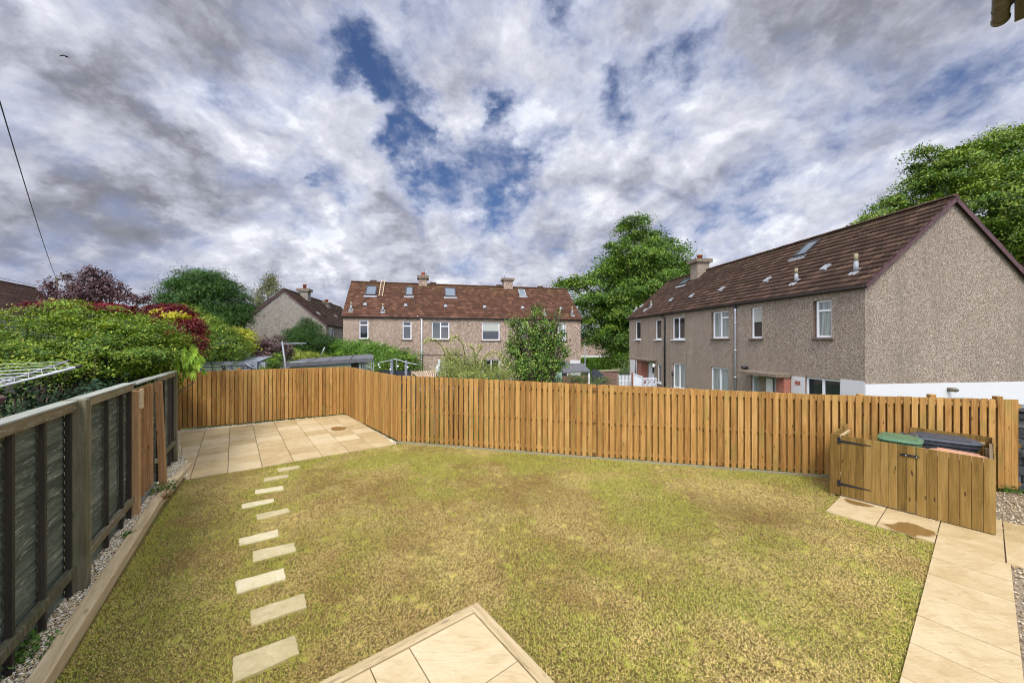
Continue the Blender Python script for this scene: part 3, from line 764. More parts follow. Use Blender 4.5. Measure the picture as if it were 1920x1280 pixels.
for s, w in ((-.12, .125), (-3.95, .12)):
    m_ = MB(); m_.par(lp(s, -.11, -.05), LD * w, LN * .19, V(0, 0, 2.16)); m_.build('post', MAT['old_post'], wf, bevel=.007)
m_ = MB(); m_.par(lp(.006, .035, -.02), LD * .03, LN * .04, V(0, 0, 2.11)); m_.build('post_fillet', MAT['old_rail'], wf)

rf = thing('repaired_fence_panel', 'newer orange lap panel let into the old left fence, with two pale posts', 'fence', tuple(lp(2.0)))
lapboards(2.08, 3.34, .12, 1.97, MAT['orange_h'], rf, .06)
for s in (2.12, 2.40, 2.66, 2.93, 3.2):
    m_ = MB(); m_.par(lp(s - .018, -.046, .12), LD * .038, LN * .036, V(0, 0, 1.86)); m_.build('batten', MAT['orange_wood'], rf)
m_ = MB(); m_.par(lp(1.96, -.04, -.03), LD * .11, LN * .10, V(0, 0, 2.0)); m_.build('post', MAT['orange_wood'], rf, bevel=.005)
m_ = MB(); m_.par(lp(1.97, .063, 1.70), LD * .10, LN * .03, V(0, 0, .30)); m_.build('packing_block', MAT['sleeper'], rf)
m_ = MB(); o = lp(3.32, .05, -.03); lean = LN * -.07 + LD * .0; m_.par(o, LD * .10, LN * .10, V(0, 0, 2.02) + lean); m_.build('post', MAT['orange_wood'], rf, bevel=.005)
sbar(2.08, 3.42, -.05, .05, .06, .13, MAT['old_cap'], rf, 'bottom_rail')
sbar(2.06, 3.46, -.115, .15, 2.062, 2.086, MAT['old_cap'], rf, 'capping')

ff = thing('weathered_fence', 'short dark weathered fence bay farthest along the left, ending at the patio', 'fence', tuple(lp(3.5)))
lapboards(3.5, 5.08, .06, 1.97, MAT['old_slat'], ff)
for s in (3.62, 4.15, 4.7, 5.02):
    m_ = MB(); m_.par(lp(s - .02, -.046, .08), LD * .04, LN * .036, V(0, 0, 1.9)); m_.build('batten', MAT['old_batten'], ff)
sbar(3.47, 5.08, -.045, .055, 1.97, 2.05, MAT['old_rail'], ff, 'top_rail')
sbar(3.465, 5.2, -.115, .14, 2.053, 2.075, MAT['old_cap'], ff, 'capping')
sbar(3.5, 5.08, -.045, .06, .45, .53, MAT['old_post'], ff, 'bottom_rail')
m_ = MB(); m_.par(lp(5.09, -.09, -.05), LD * .11, LN * .12, V(0, 0, 2.08)); m_.build('post', MAT['old_post'], ff, bevel=.006)
# return of the boundary beyond the end post
rb = thing('weathered_fence', 'dark boundary fence hidden behind the last weathered post', 'fence', tuple(lp(5.2)))
m_ = MB(); a = lp(5.21, -.08); b = V(-10.5, 11.3, 0)
for i in range(20):
    z = .03 + i * .09; m_.par(V(a.x, a.y, z), b - a, V(-.03, -.02, 0), V(0, 0, .094))
m_.build('lap_boards', MAT['old_slat'], rb)

# ---------------------------------------------------------------- gravel
def pebbles(name, poly, n, zf, size, label, cols, exclude=None):
    xs = [p[0] for p in poly]; ys = [p[1] for p in poly]; X = []; Y = []; tot = 0
    while tot < n:
        x = RNG.uniform(min(xs), max(xs), n * 3); y = RNG.uniform(min(ys), max(ys), n * 3); k = inpoly(x, y, poly)
        if exclude is not None: k &= ~exclude(x, y)
        X.append(x[k]); Y.append(y[k]); tot += k.sum()
    x = np.concatenate(X)[:n]; y = np.concatenate(Y)[:n]
    base = np.array([(1, 0, 0), (-1, 0, 0), (0, 1, 0), (0, -1, 0), (0, 0, 1), (0, 0, -1)], 'f')
    fc = np.array([(0, 2, 4), (2, 1, 4), (1, 3, 4), (3, 0, 4), (2, 0, 5), (1, 2, 5), (3, 1, 5), (0, 3, 5)])
    v = np.repeat(base[None], n, 0) * (1 + RNG.uniform(-.25, .25, (n, 6, 3)))
    s = RNG.uniform(size[0], size[1], (n, 1, 1)) * np.concatenate([RNG.uniform(.8, 1.4, (n, 1, 1)), RNG.uniform(.7, 1.1, (n, 1, 1)), RNG.uniform(.45, .8, (n, 1, 1))], -1)
    v = v * s; a = RNG.uniform(0, 6.28, n)[:, None]; tl = RNG.uniform(-.5, .5, n)[:, None]
    vx = v[..., 0] * np.cos(a) - v[..., 1] * np.sin(a); vy = v[..., 0] * np.sin(a) + v[..., 1] * np.cos(a); vz = v[..., 2] + vx * tl * .5
    z = zf(x, y) + RNG.uniform(-.004, .016, n)
    co = np.stack([vx + x[:, None], vy + y[:, None], vz + z[:, None]], -1).reshape(-1, 3)
    faces = (fc[None] + (np.arange(n) * 6)[:, None, None]).reshape(-1, 3)
    cols = np.array(cols); c = cols[RNG.integers(0, len(cols), n)] * RNG.uniform(.75, 1.15, (n, 1)); c = np.repeat(c, 6, 0)
    tag(np_mesh(name, co, 3, c, MAT['pebble'], faces=faces), label, 'gravel', kind='stuff')
PALE = [(.82, .72, .50), (.74, .62, .38), (.86, .80, .62), (.64, .50, .27), (.78, .70, .54), (.48, .38, .24)]
MIXD = [(.50, .40, .25), (.60, .51, .34), (.36, .27, .16), (.26, .20, .13), (.68, .60, .45), (.46, .33, .18)]
gl = [lp(-4, -.06), lp(-4, .62), SL0 - nl * .12, J - nl * .12, G(352, 880) - nl * .1, lp(5.0, .25), lp(5.0, -.06)]
mb = MB(); mb.add([V(p.x, p.y, .045) for p in gl], [tuple(range(len(gl)))]); tag(mb.build('gravel_strip', MAT['gravel_bed']), kind='structure')
pebbles('gravel', [(p.x, p.y) for p in gl], 11000, lambda x, y: .052 + 0 * x, (.008, .019), 'pale cream gravel strip between the left fence and the sleepers', PALE)
inpatio = lambda x, y: inpoly(x, y, preg)
pebbles('gravel', [(p.x, p.y) for p in pr], 5200, lambda x, y: gn(x, y) + .0, (.010, .020), 'cream gravel margin around the far patio slabs', PALE, inpatio)
def onpath(x, y):
    a = -(x - A0.x) * E1.x - (y - A0.y) * E1.y; b = (x - A0.x) * E2.x + (y - A0.y) * E2.y
    return ((a > 0) & (a < 4.2) & (b > -.0) & (b < .95)) | ((a > 1.2) & (a < 1.84) & (b < 0)) | ((a < 1.84) & (b < 0))
pebbles('gravel', [(p.x, p.y) for p in q], 22000, lambda x, y: gn(x, y) - .004, (.009, .020), 'mixed tan gravel behind the bin store and beside the path', MIXD, onpath)
# ================================================================ houses
class House:
    """gabled house: front wall from corner o along u (length L), body going back along b (width W)"""
    def __init__(s, name, label, o, u, b, L, W, z_ground, z_eave, z_ridge, dash, tile, cat='house'):
        s.o, s.u, s.b, s.L, s.W = o, u.normalized(), b.normalized(), L, W
        s.zg, s.ze, s.zr = z_ground, z_eave, z_ridge; s.tile = tile
        s.root = thing(name, label, cat, (o.x, o.y, z_ground)); s.dash = dash; s.n = -s.b; s.holes = []
        s.sl = V(0, 0, z_ridge - z_eave) + s.b * (W / 2); s.rl = s.sl.length; s.sl = s.sl / s.rl   # up the front slope
        s.rn = s.u.cross(s.sl)
        if s.rn.z < 0: s.rn = -s.rn
    def ray(s, px, py, po, pn):
        d = V((px - CX) / F, 1, (HZ - py) / F); c = V(0, 0, CAMZ); t = (po - c).dot(pn) / d.dot(pn); return c + d * t
    def wall(s, px, py):                                 # photo pixel -> (distance along the front wall, height)
        p = s.ray(px, py, V(s.o.x, s.o.y, 0), s.n); return (p - V(s.o.x, s.o.y, 0)).dot(s.u), p.z
    def roof(s, px, py):                                 # photo pixel -> (along the eave, up the slope)
        p = s.ray(px, py, V(s.o.x, s.o.y, s.ze), s.rn); q = p - V(s.o.x, s.o.y, s.ze); return q.dot(s.u), q.dot(s.sl)
    def W3(s, a, z, off=0.0): return V(s.o.x, s.o.y, z) + s.u * a + s.n * off
    def R3(s, a, t, off=0.0): return V(s.o.x, s.o.y, s.ze) + s.u * a + s.sl * t + s.rn * off
    def rect(s, x0, y0, x1, y1):
        m_ = (y0 + y1) / 2; a0, _ = s.wall(x0, m_); a1, _ = s.wall(x1, m_); c = (x0 + x1) / 2
        return min(a0, a1), s.wall(c, y1)[1], max(a0, a1), s.wall(c, y0)[1]
    def window(s, x0, y0, x1, y1, split=None, kind='glass', sill=None, depth=.10, lights=(), door=False, name='window', zlow=None, margin=0.0):
        a0, z0, a1, z1 = s.rect(x0, y0, x1, y1)
        if zlow is not None: z0 = zlow
        a0 -= margin; 
        s.holes.append((a0, z0, a1, z1, depth))
        a0 += margin
        fw = .072; d = -depth
        fr = MB()
        def b(x, z, w, h, dd=.05, of=0.0): fr.par(s.W3(x, z, d - .01 + of), s.u * w, V(0, 0, h), s.n * dd)
        b(a0, z0, a1 - a0, fw); b(a0, z1 - fw, a1 - a0, fw); b(a0, z0 + fw, fw, z1 - z0 - 2 * fw); b(a1 - fw, z0 + fw, fw, z1 - z0 - 2 * fw)
        for l in lights:                                 # ('v', f) mullion; ('h', f, x0, x1) transom
            if l[0] == 'v': xx = a0 + (a1 - a0) * l[1]; b(xx - fw * .6, z0 + fw, fw * 1.2, z1 - z0 - 2 * fw)
            else: zz = z0 + (z1 - z0) * l[1]; xa = a0 + (a1 - a0) * l[2]; xb = a0 + (a1 - a0) * l[3]; b(xa + .03, zz - fw * .5, xb - xa - .06, fw, .046)
        f = fr.build(name, MAT['upvc'], s.root)
        gm = MB(); gm.par(s.W3(a0 + .03, z0 + .03, d - .012), s.u * (a1 - a0 - .06), V(0, 0, z1 - z0 - .06), s.n * .022)
        gm.build('pane', MAT['glass' if kind in ('glass', 'blind') else 'glass_net'], f)
        if kind == 'blind':
            bm = MB(); bm.par(s.W3(a0 + .06, z0 + (z1 - z0) * .52, d + .0115), s.u * (a1 - a0 - .12), V(0, 0, (z1 - z0) * .48 - .06), s.n * .004); bm.build('blind', MAT['glass_blind'], f)
        if sill:
            sm = MB(); sm.par(s.W3(a0 - .10, z0 - .075, -depth + .02), s.u * (a1 - a0 + .20), s.n * (depth + .06), V(0, 0, .07)); sm.build('sill', MAT[sill], f)
        return f
    def walls(s, band=None):
        """front wall with real openings and reveals, plus the two gables and the back"""
        xs = sorted({0.0, s.L} | {h[0] for h in s.holes} | {h[2] for h in s.holes}); zs = sorted({s.zg - .3, s.ze} | {h[1] for h in s.holes} | {h[3] for h in s.holes})
        zs = [z for z in zs if z <= s.ze]
        mb = MB(); rvs = []
        for i in range(len(xs) - 1):
            for j in range(len(zs) - 1):
                cx, cz = (xs[i] + xs[i + 1]) / 2, (zs[j] + zs[j + 1]) / 2
                if any(h[0] < cx < h[2] and h[1] < cz < h[3] for h in s.holes): continue
                mb.add([s.W3(xs[i], zs[j]), s.W3(xs[i + 1], zs[j]), s.W3(xs[i + 1], zs[j + 1]), s.W3(xs[i], zs[j + 1])], [(0, 1, 2, 3)])
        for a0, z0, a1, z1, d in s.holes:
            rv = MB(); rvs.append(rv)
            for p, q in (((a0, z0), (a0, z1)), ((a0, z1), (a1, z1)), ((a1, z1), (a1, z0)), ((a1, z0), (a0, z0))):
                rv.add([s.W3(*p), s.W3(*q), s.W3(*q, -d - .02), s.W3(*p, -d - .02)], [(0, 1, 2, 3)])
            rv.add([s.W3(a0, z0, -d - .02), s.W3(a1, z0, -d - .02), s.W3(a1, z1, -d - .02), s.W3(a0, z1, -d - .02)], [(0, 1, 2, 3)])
        B = s.b * s.W
        for a in (0.0, s.L):
            p = s.W3(a, s.zg - .3); mb.add([p, p + B, s.W3(a, s.ze) + B, s.W3(a, s.zr) + B / 2, s.W3(a, s.ze)], [(0, 1, 2, 3, 4)])
        mb.add([s.W3(0, s.zg - .3) + B, s.W3(s.L, s.zg - .3) + B, s.W3(s.L, s.ze) + B, s.W3(0, s.ze) + B], [(0, 1, 2, 3)])
        w = mb.build('wall', MAT[s.dash], s.root)
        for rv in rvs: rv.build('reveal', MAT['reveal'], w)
        return w
    def tiles(s, course=.30, roll=.15, over=.10, eo=.16, seg=4):
        mb_v = []; fs = []; cols = []
        nrow = int(round((s.rl + eo) / course)); L0, L1 = -over, s.L + over; ncol = int((L1 - L0) / (roll / seg)) + 1
        xs = np.linspace(L0, L1, ncol); prof = .024 * np.abs(np.sin(np.pi * xs / roll)) ** .8
        for side in (0, 1):
            sl = s.sl if not side else V(-s.sl.x, -s.sl.y, s.sl.z); o = V(s.o.x, s.o.y, s.ze) if not side else V(s.o.x, s.o.y, s.ze) + s.b * s.W
            rn = s.rn if not side else V(-s.rn.x, -s.rn.y, s.rn.z)
            if side: ncs = 60
            X = xs; PR = prof
            for r in range(nrow):
                t0, t1 = -eo + r * course, min(-eo + (r + 1) * course + .015, s.rl)
                jt = np.array([random.uniform(-.003, .003) for _ in range(ncol // 8 + 2)])[np.arange(ncol) // 8]
                u = np.array(s.u); a = np.array(o)[None] + X[:, None] * u + np.array(rn)[None] * (PR + .085 + jt)[:, None] + np.array(sl)[None] * t0
                b = np.array(o)[None] + X[:, None] * u + np.array(rn)[None] * (PR + .030 + jt)[:, None] + np.array(sl)[None] * t1
                c = np.array(o)[None] + X[:, None] * u + np.array(rn)[None] * (PR * .2 + .018)[:, None] + np.array(sl)[None] * (t0 + .002)
                base = len(mb_v) and sum(len(k) for k in mb_v) or 0
                mb_v.append(np.concatenate([a, b, c]))
                i = np.arange(ncol - 1)
                q1 = np.stack([base + i, base + i + 1, base + ncol + i + 1, base + ncol + i], -1)
                q2 = np.stack([base + 2 * ncol + i, base + 2 * ncol + i + 1, base + i + 1, base + i], -1)
                if side: q1, q2 = q1[:, ::-1], q2[:, ::-1]
                fs.append(q1); fs.append(q2)
                tid = np.floor((X - L0) / (roll * 2) + (r % 2) * .5).astype(int); rr_ = np.random.default_rng(r * 7 + side).random(tid.max() + 2)[tid]
                top = np.full(ncol, (r / nrow)); cc = np.stack([rr_, top, rr_ * 0], -1); cols.append(np.concatenate([cc, cc, cc]))
        verts = np.concatenate(mb_v); faces = np.concatenate(fs)
        R = np_mesh('roof', verts, 4, np.concatenate(cols), MAT[s.tile], s.root, faces)
        rg = MB(); x = L0; k = 0
        while x < L1:                                    # ridge tiles
            w = min(.44, L1 - x); c = s.R3(x, s.rl, .0); c = V(c.x, c.y, s.zr)
            ring = []
            for q in range(7):
                an = math.pi * q / 6; ring.append(c + s.b * (math.cos(an) * .15) + V(0, 0, .05 + math.sin(an) * .085 + (k % 2) * .006))
            rg.prism(ring if s.u.dot((ring[1] - ring[0]).cross(ring[2] - ring[1])) < 0 else ring[::-1], s.u * (w + .01)); x += .43; k += 1
        rg.build('ridge_tiles', MAT[s.tile], R)
        return R
    def gutters(s, mat='gutter'):
        m_ = MB()
        for side in (0, 1):
            n = s.n if not side else s.b; o = s.W3(-.10, s.ze - .10, .11) if not side else s.W3(-.10, s.ze - .10) + s.b * (s.W + .11)
            m_.tube([o, o + s.u * (s.L + .2)], .058, 10)
            m_.par((s.W3(-.02, s.ze - .16, .003) if not side else s.W3(-.02, s.ze - .16) + s.b * (s.W + .003)), s.u * (s.L + .04), n * .05, V(0, 0, .155))
        m_.build('gutter', MAT[mat], s.root)
    def verges(s, ends=(0, 1), mat='verge', wide=.095, caps=True):
        for e in ends:
            a = -.115 if e == 0 else s.L + .10; m_ = MB(); nt_ = 15
            for side in (0, 1):
                for k in range(nt_):
                    t0, t1 = -.16 + k * (s.rl + .16) / nt_, -.16 + (k + 1) * (s.rl + .16) / nt_ + .02
                    lift = .055 if caps else .02
                    p = s.R3(a, t0, -.10)
                    if side: m0 = (p - s.W3(a, 0)).dot(s.b); p = p + s.b * (s.W - 2 * m0)
                    sl = s.sl if not side else V(-s.sl.x, -s.sl.y, s.sl.z); rn = s.rn if not side else V(-s.rn.x, -s.rn.y, s.rn.z)
                    m_.par(p, s.u * .03 if e else s.u * .03, sl * (t1 - t0), rn * (wide + lift + .012 * (k % 2)))
                    m_.par(p + rn * (wide + lift - .03) + s.u * (0 if e == 0 else -.09), s.u * .12, sl * (t1 - t0), rn * (.03 + .010 * (k % 2)))
            m_.build('verge_caps' if caps else 'bargeboard', MAT[mat], s.root)
    def chimney(s, x0, x1, ytop, ybase, cap, pots, label=None, depth=.8, at=None):
        """stack seen between photo columns x0..x1 rising through the ridge line"""
        c = (x0 + x1) / 2; po = V(s.o.x, s.o.y, 0) + s.b * (s.W / 2 - .30)
        d = lambda px, py: s.ray(px, py, po, s.n)
        a0, a1 = (d(x0, ytop) - po).dot(s.u), (d(x1, ytop) - po).dot(s.u)
        zt = d(c, ytop).z; zb = s.ze + .6; w = a1 - a0; m_ = MB()
        o = po + s.u * a0; m_.par(V(o.x, o.y, zb), s.u * w, s.b * depth, V(0, 0, zt - zb)); st = m_.build('chimney', MAT[s.dash], s.root)
        m_ = MB(); h = max(.12, (d(c, cap[0]).z - zt)); e = .13
        m_.par(V(o.x, o.y, zt) - s.u * e - s.b * e, s.u * (w + 2 * e), s.b * (depth + 2 * e), V(0, 0, h)); m_.build('cope', MAT['chimney_cap'], st)
        m_ = MB(); lz = s.zr - .55; m_.par(V(o.x, o.y, lz - .35) - s.u * .12 - s.b * .35, s.u * (w + .24), s.b * .36, V(0, 0, .34)); m_.build('lead_flashing', MAT['lead'], st)
        for pa, pb, py in pots:
            q0 = (d(pa, py) - po).dot(s.u); q1 = (d(pb, py) - po).dot(s.u); r = (q1 - q0) / 2; q = po + s.u * ((q0 + q1) / 2) + s.b * (depth / 2); z1 = d((pa + pb) / 2, py).z
            m_ = MB(); m_.tube([V(q.x, q.y, zt + h - .02), V(q.x, q.y, zt + h + .10), V(q.x, q.y, z1 - .06), V(q.x, q.y, z1 - .058), V(q.x, q.y, z1)], [r * 1.05, r, r * .88, r * 1.1, r * 1.1], 14); m_.build('chimney_pot', MAT['clay'], st)
        return st
    def aerial(s, px, y0, y1, bx0, bx1, by):
        po = V(s.o.x, s.o.y, 0) + s.b * (s.W / 2); d = lambda x, y: s.ray(x, y, po, s.n)
        m_ = MB(); m_.tube([d(px, y1), d(px, y0)], .022, 6); a, b = d(bx0, by), d(bx1, by + 1); m_.tube([a, b], .014, 6)
        for k in range(7):
            p = a.lerp(b, .06 + k * .14); m_.tube([p - s.b * .22, p + s.b * .22], .009, 5)
        m_.build('aerial', MAT['galv'], s.root)
    def rooflight(s, quad, name='roof_window', fr='gutter'):
        pts = [s.roof(*p) for p in quad]; a0 = min(p[0] for p in pts); a1 = max(p[0] for p in pts); t0 = min(p[1] for p in pts); t1 = max(p[1] for p in pts)
        a0 = (pts[0][0] + pts[3][0]) / 2; a1 = (pts[1][0] + pts[2][0]) / 2
        if a0 > a1: a0, a1 = a1, a0
        m_ = MB(); f = .09
        for x, t, w, h in ((a0, t0, a1 - a0, f), (a0, t1 - f, a1 - a0, f), (a0, t0 + f, f, t1 - t0 - 2 * f), (a1 - f, t0 + f, f, t1 - t0 - 2 * f)):
            m_.par(s.R3(x, t, .04), s.u * w, s.sl * h, s.rn * .11)
        o = m_.build(name, MAT[fr], s.root)
        m_ = MB(); m_.par(s.R3(a0 + f * .8, t0 + f * .8, .05), s.u * (a1 - a0 - 1.6 * f), s.sl * (t1 - t0 - 1.6 * f), s.rn * .075); m_.build('pane', MAT['glass_sky'], o)
        m_ = MB(); m_.par(s.R3(a0 - .06, t0 - .26, .07), s.u * (a1 - a0 + .12), s.sl * .27, s.rn * .02); m_.build('lead_flashing', MAT['lead'], o)
    def vent(s, px, py, w=.24, dome=False):
        a, t = s.roof(px, py); m_ = MB()
        if dome:
            for i in range(6):
                q0, q1 = math.pi * i / 6, math.pi * (i + 1) / 6; r = .14
                f = lambda q, tt: s.R3(a + math.cos(q) * r, t + tt, .07 + math.sin(q) * r * .9)
                m_.add([f(q0, -.16), f(q1, -.16), f(q1, .17), f(q0, .17)], [(0, 1, 2, 3)], smooth=True)
                m_.add([f(q0, -.16), f(q1, -.16), s.R3(a, t - .10, .07)], [(0, 1, 2)])
        else:
            m_.par(s.R3(a - w / 2, t - .16, .05), s.u * w, s.sl * .36, s.rn * .07); m_.par(s.R3(a - w / 2 + .03, t - .162, .121), s.u * (w - .06), s.sl * .25, s.rn * .03)
        m_.build('roof_vent', MAT['lead'], s.root)
    def flue(s, px, pt, pb, pot=True):
        a, t = s.roof(px, pb); b = s.R3(a, t); D = b.y; h = (pb - pt) * D / F; m_ = MB()
        m_.tube([b, b + V(0, 0, h * .62)], [.085, .065], 10); m_.par(s.R3(a - .15, t - .30, .05), s.u * .30, s.sl * .45, s.rn * .03)
        o = m_.build('vent_pipe', MAT['lead'], s.root); m_ = MB(); m_.tube([b + V(0, 0, h * .60), b + V(0, 0, h)], .062, 10); m_.build('pipe_collar', MAT['clay' if pot == 2 else 'concrete'], o)
    def pipe(s, x, y0, zb, mat, r=.045, elbow=0, name='downpipe', y1=None):
        a, z1 = s.wall(x, y0); m_ = MB(); z0 = zb if y1 is None else s.wall(x, y1)[1]
        pts = [s.W3(a, z0, .07), s.W3(a, z1 - .25, .07)]
        if elbow: pts += [s.W3(a, z1 - .2, .07), s.W3(a + elbow, z1, .10), s.W3(a + elbow, z1 + .06, .11)]
        else: pts.append(s.W3(a, z1, .07))
        m_.tube(pts, r, 9)
        k = z0 + .6
        while k < z1 - .4: m_.tube([s.W3(a, k, .07), s.W3(a, k + .06, .07)], r * 1.35, 9); k += 1.3
        return m_.build(name, MAT[mat], s.root)
    def slab(s, name, x0, y0, x1, y1, off, th, mat, parent=None, zlow=None):
        a0, z0, a1, z1 = s.rect(x0, y0, x1, y1)
        if zlow is not None: z0 = zlow
        m_ = MB(); m_.par(s.W3(a0, z0, off), s.u * (a1 - a0), V(0, 0, z1 - z0), s.n * th); return m_.build(name, MAT[mat], parent or s.root)

def stack(h, px0, px1, ytop, capy, pot, Y):
    x0, x1 = P(px0, ytop, Y), P(px1, ytop, Y); c = (x0 + x1) / 2; w = x1.x - x0.x; m_ = MB(); rz = math.atan2(h.u.y, h.u.x)
    m_.box(V(c.x, c.y, (x0.z + h.zr - 1) / 2), .8, w * .9, x0.z - h.zr + 1, rz); st = m_.build('chimney', MAT[h.dash], h.root)
    cz = P(px0, capy, Y).z; m_ = MB(); m_.box(V(c.x, c.y, (x0.z + cz) / 2), 1.05, w * 1.25, cz - x0.z, rz); m_.build('cope', MAT['chimney_cap'], st)
    q = P((pot[0] + pot[1]) / 2, pot[2], Y); r = (pot[1] - pot[0]) / 2 * Y / F; m_ = MB(); m_.tube([V(c.x, c.y, cz - .02), V(c.x, c.y, q.z - .06), V(c.x, c.y, q.z - .058), V(c.x, c.y, q.z)], [r, r * .88, r * 1.08, r * 1.08], 12); m_.build('chimney_pot', MAT['clay'], st)
# ---------------------------------------------------------------- the house on the right
# front wall runs away from the viewer; u points from the far end towards the near gable
near, far_ = V(11.61, 12.10, 0), V(9.37, 29.4, 0)
u = (near - far_).normalized(); b = V(-u.y, u.x, 0)
if b.x < 0: b = -b
h = House('house', 'brown pebbledashed terrace on the right, its near gable facing the lawn', far_, u, b, (near - far_).length, 6.82, -.95, 4.66, 7.60, 'dash', 'tile_brown')
TL = ('h', .76, 0, 1)
h.window(1191.5, 602, 1201, 636, lights=(), sill='white_paint')
h.window(1229, 599, 1240, 636, sill='white_paint')
h.window(1261, 594, 1283.6, 636, lights=(('v', .5),), sill='white_paint')
h.window(1336, 583.6, 1366, 634, kind='net', lights=(('v', .5), ('h', .76, .5, 1)), sill='stone_sill', margin=.10)
h.window(1408.7, 575.7, 1428.7, 633.7, kind='blind', sill='stone_sill')
h.window(1528.7, 562.5, 1558.7, 632.5, kind='net', lights=(('h', .72, 0, 1),), sill='stone_sill', margin=.10)
h.window(1191.3, 673, 1205, 704, lights=(('v', .5),), sill='white_paint')
h.window(1232.8, 682, 1239.5, 717, sill='white_paint')
h.window(1261.7, 681, 1284.7, 728, kind='net', lights=(('v', .5),), sill='white_paint')
h.window(1332.8, 688.6, 1366, 745, kind='net', lights=(('v', .5),), sill='stone_sill')
h.window(1408.7, 703.7, 1422, 770, kind='net', sill='stone_sill')
h.window(1510, 709, 1576, 770, lights=(('v', .5),), sill='stone_sill')
# doors
def door(h, x0, y0, x1, mat, side=None):
    a0, _, a1, z1 = h.rect(x0, y0, x1, y0 + 20); zg = h.zg + .12; h.holes.append((a0, zg, a1, z1, .12))
    m_ = MB(); m_.par(h.W3(a0 + .05, zg, -.13), h.u * (a1 - a0 - .1), V(0, 0, z1 - zg - .05), h.n * .045); d = m_.build('door', MAT[mat], h.root)
    m_ = MB(); m_.par(h.W3(a0, zg, -.13), h.u * .048, V(0, 0, z1 - zg), h.n * .07); m_.par(h.W3(a1 - .048, zg, -.13), h.u * .048, V(0, 0, z1 - zg), h.n * .07)
    m_.par(h.W3(a0 + .05, z1 - .048, -.13), h.u * (a1 - a0 - .1), V(0, 0, .048), h.n * .07); m_.build('door_frame', MAT['upvc'], d)
    m_ = MB(); w = (a1 - a0) - .1; m_.par(h.W3(a0 + .05 + w * .55, z1 - .75, -.086), h.u * w * .3, V(0, 0, .55), h.n * .008); m_.build('door_glass', MAT['glass'], d)
    m_ = MB(); m_.tube([h.W3(a0 + .12, zg + 1.0, -.06), h.W3(a0 + .24, zg + 1.0, -.06)], .014, 6); m_.build('handle', MAT['galv'], d)
door(h, 1214.7, 679, 1226.7, 'white_paint'); door(h, 1450, 710, 1468, 'blue_door')
h.walls(); h.tiles(); h.gutters(); h.verges()
WB = h.slab('white_band', 1576.5, 712.5, 1622, 780, .0, .012, 'render_white', zlow=-1.2)
m_ = MB(); zt = 1.345; m_.par(V(near.x, near.y, -1.2) + u * .0, u * .014, b * 6.82, V(0, 0, zt + 1.2)); m_.build('white_base', MAT['render_white'], h.root)
h.slab('white_panel', 1484, 706, 1509.5, 770, .0, .012, 'render_white', zlow=-1.2)
h.slab('brick_inset', 1491.3, 714, 1501.3, 721.5, .013, .008, 'brick')
h.slab('white_panel', 1182, 673, 1191, 724, .0, .012, 'render_white', zlow=-1.0); h.slab('white_panel', 1191.3, 707, 1205, 730, .0, .012, 'render_white', zlow=-1.0)
h.slab('brick_pier', 1206, 674, 1213.6, 730, .0, .45, 'brick', zlow=-1.0); h.slab('brick_pier', 1468.5, 703, 1483, 770, .0, .32, 'brick', zlow=-1.0)
h.slab('white_panel', 1437, 709, 1449, 770, .0, .014, 'upvc', zlow=-1.0)
for x0, y0, x1, y1 in ((1198, 669.5, 1231, 674), (1407, 694.5, 1486, 701.5)):
    a0, z0, a1, z1 = h.rect(x0, y0, x1, y1); m_ = MB(); m_.par(h.W3(a0, z0 - .02, -.02), h.u * (a1 - a0), V(0, 0, .12), h.n * .75 + V(0, 0, -.02)); m_.build('door_canopy', MAT['chimney_cap'], h.root)
    m_ = MB(); m_.par(h.W3(a0 + .05, z0 - .045, 0), h.u * (a1 - a0 - .1), V(0, 0, .022), h.n * .68); m_.build('canopy_lining', MAT['render_white'], h.root)
h.pipe(1248, 591, -.9, 'black_plastic', .05, elbow=-.35)
h.pipe(1381, 575, -.9, 'galv', .05); h.pipe(1381, 566, 0, 'black_plastic', .058, y1=578)
for x in (1255.5, 1286.5):
    a, _ = h.wall(x, 640); m_ = MB(); m_.par(h.W3(a, -.9, 0), h.u * .012, V(0, 0, 5.3), h.n * .006); m_.build('movement_joint', MAT['stone_sill'], h.root)
a, z = h.wall(1402, 689); m_ = MB(); m_.tube([h.W3(a, z, 0), h.W3(a, z, .16), h.W3(a - .04, z + .03, .30)], [.05, .085, .06], 10); m_.build('outside_lamp', MAT['black_plastic'], h.root)
a, z = h.wall(1229, 684); m_ = MB(); m_.tube([h.W3(a, z, .0), h.W3(a, z, .12)], .04, 8); m_.tube([h.W3(a, z - .16, .14), h.W3(a, z - .1, .14), h.W3(a, z + .08, .14)], [.07, .09, .05], 10); m_.build('outside_lamp', MAT['upvc'], h.root)
# flue on the gable and mark in the eave corner
gp = h.ray(1777, 729.5, near, u); m_ = MB(); m_.tube([gp, gp + u * .22], .07, 12); m_.tube([gp + u * .05, gp + u * .26], .05, 12); m_.build('flue', MAT['own_gutter'], h.root)
rp = h.ray(1312, 509, V(h.o.x, h.o.y, 0) + h.b * (h.W / 2 - .35), h.n)
stack(h, 1299, 1325, 494, 487.5, (1307, 1317, 478.6), rp.y)
h.rooflight([(1514, 458.8), (1534, 457.5), (1517, 478.8), (1497, 480)], 'roof_window'); h.rooflight([(1282, 527), (1297, 524), (1290, 533), (1275, 536)], 'roof_window')
for p in ((1259, 564.5), (1298, 557), (1354, 545), (1440, 528), (1549, 505.5), (1204, 575.5), (1211, 583.6)): h.vent(*p)
h.flue(1221, 564, 576, 1); h.flue(1193, 574, 581, 1); h.flue(1493, 503, 530, 1); h.flue(1605, 476, 512, 1)
HR = h

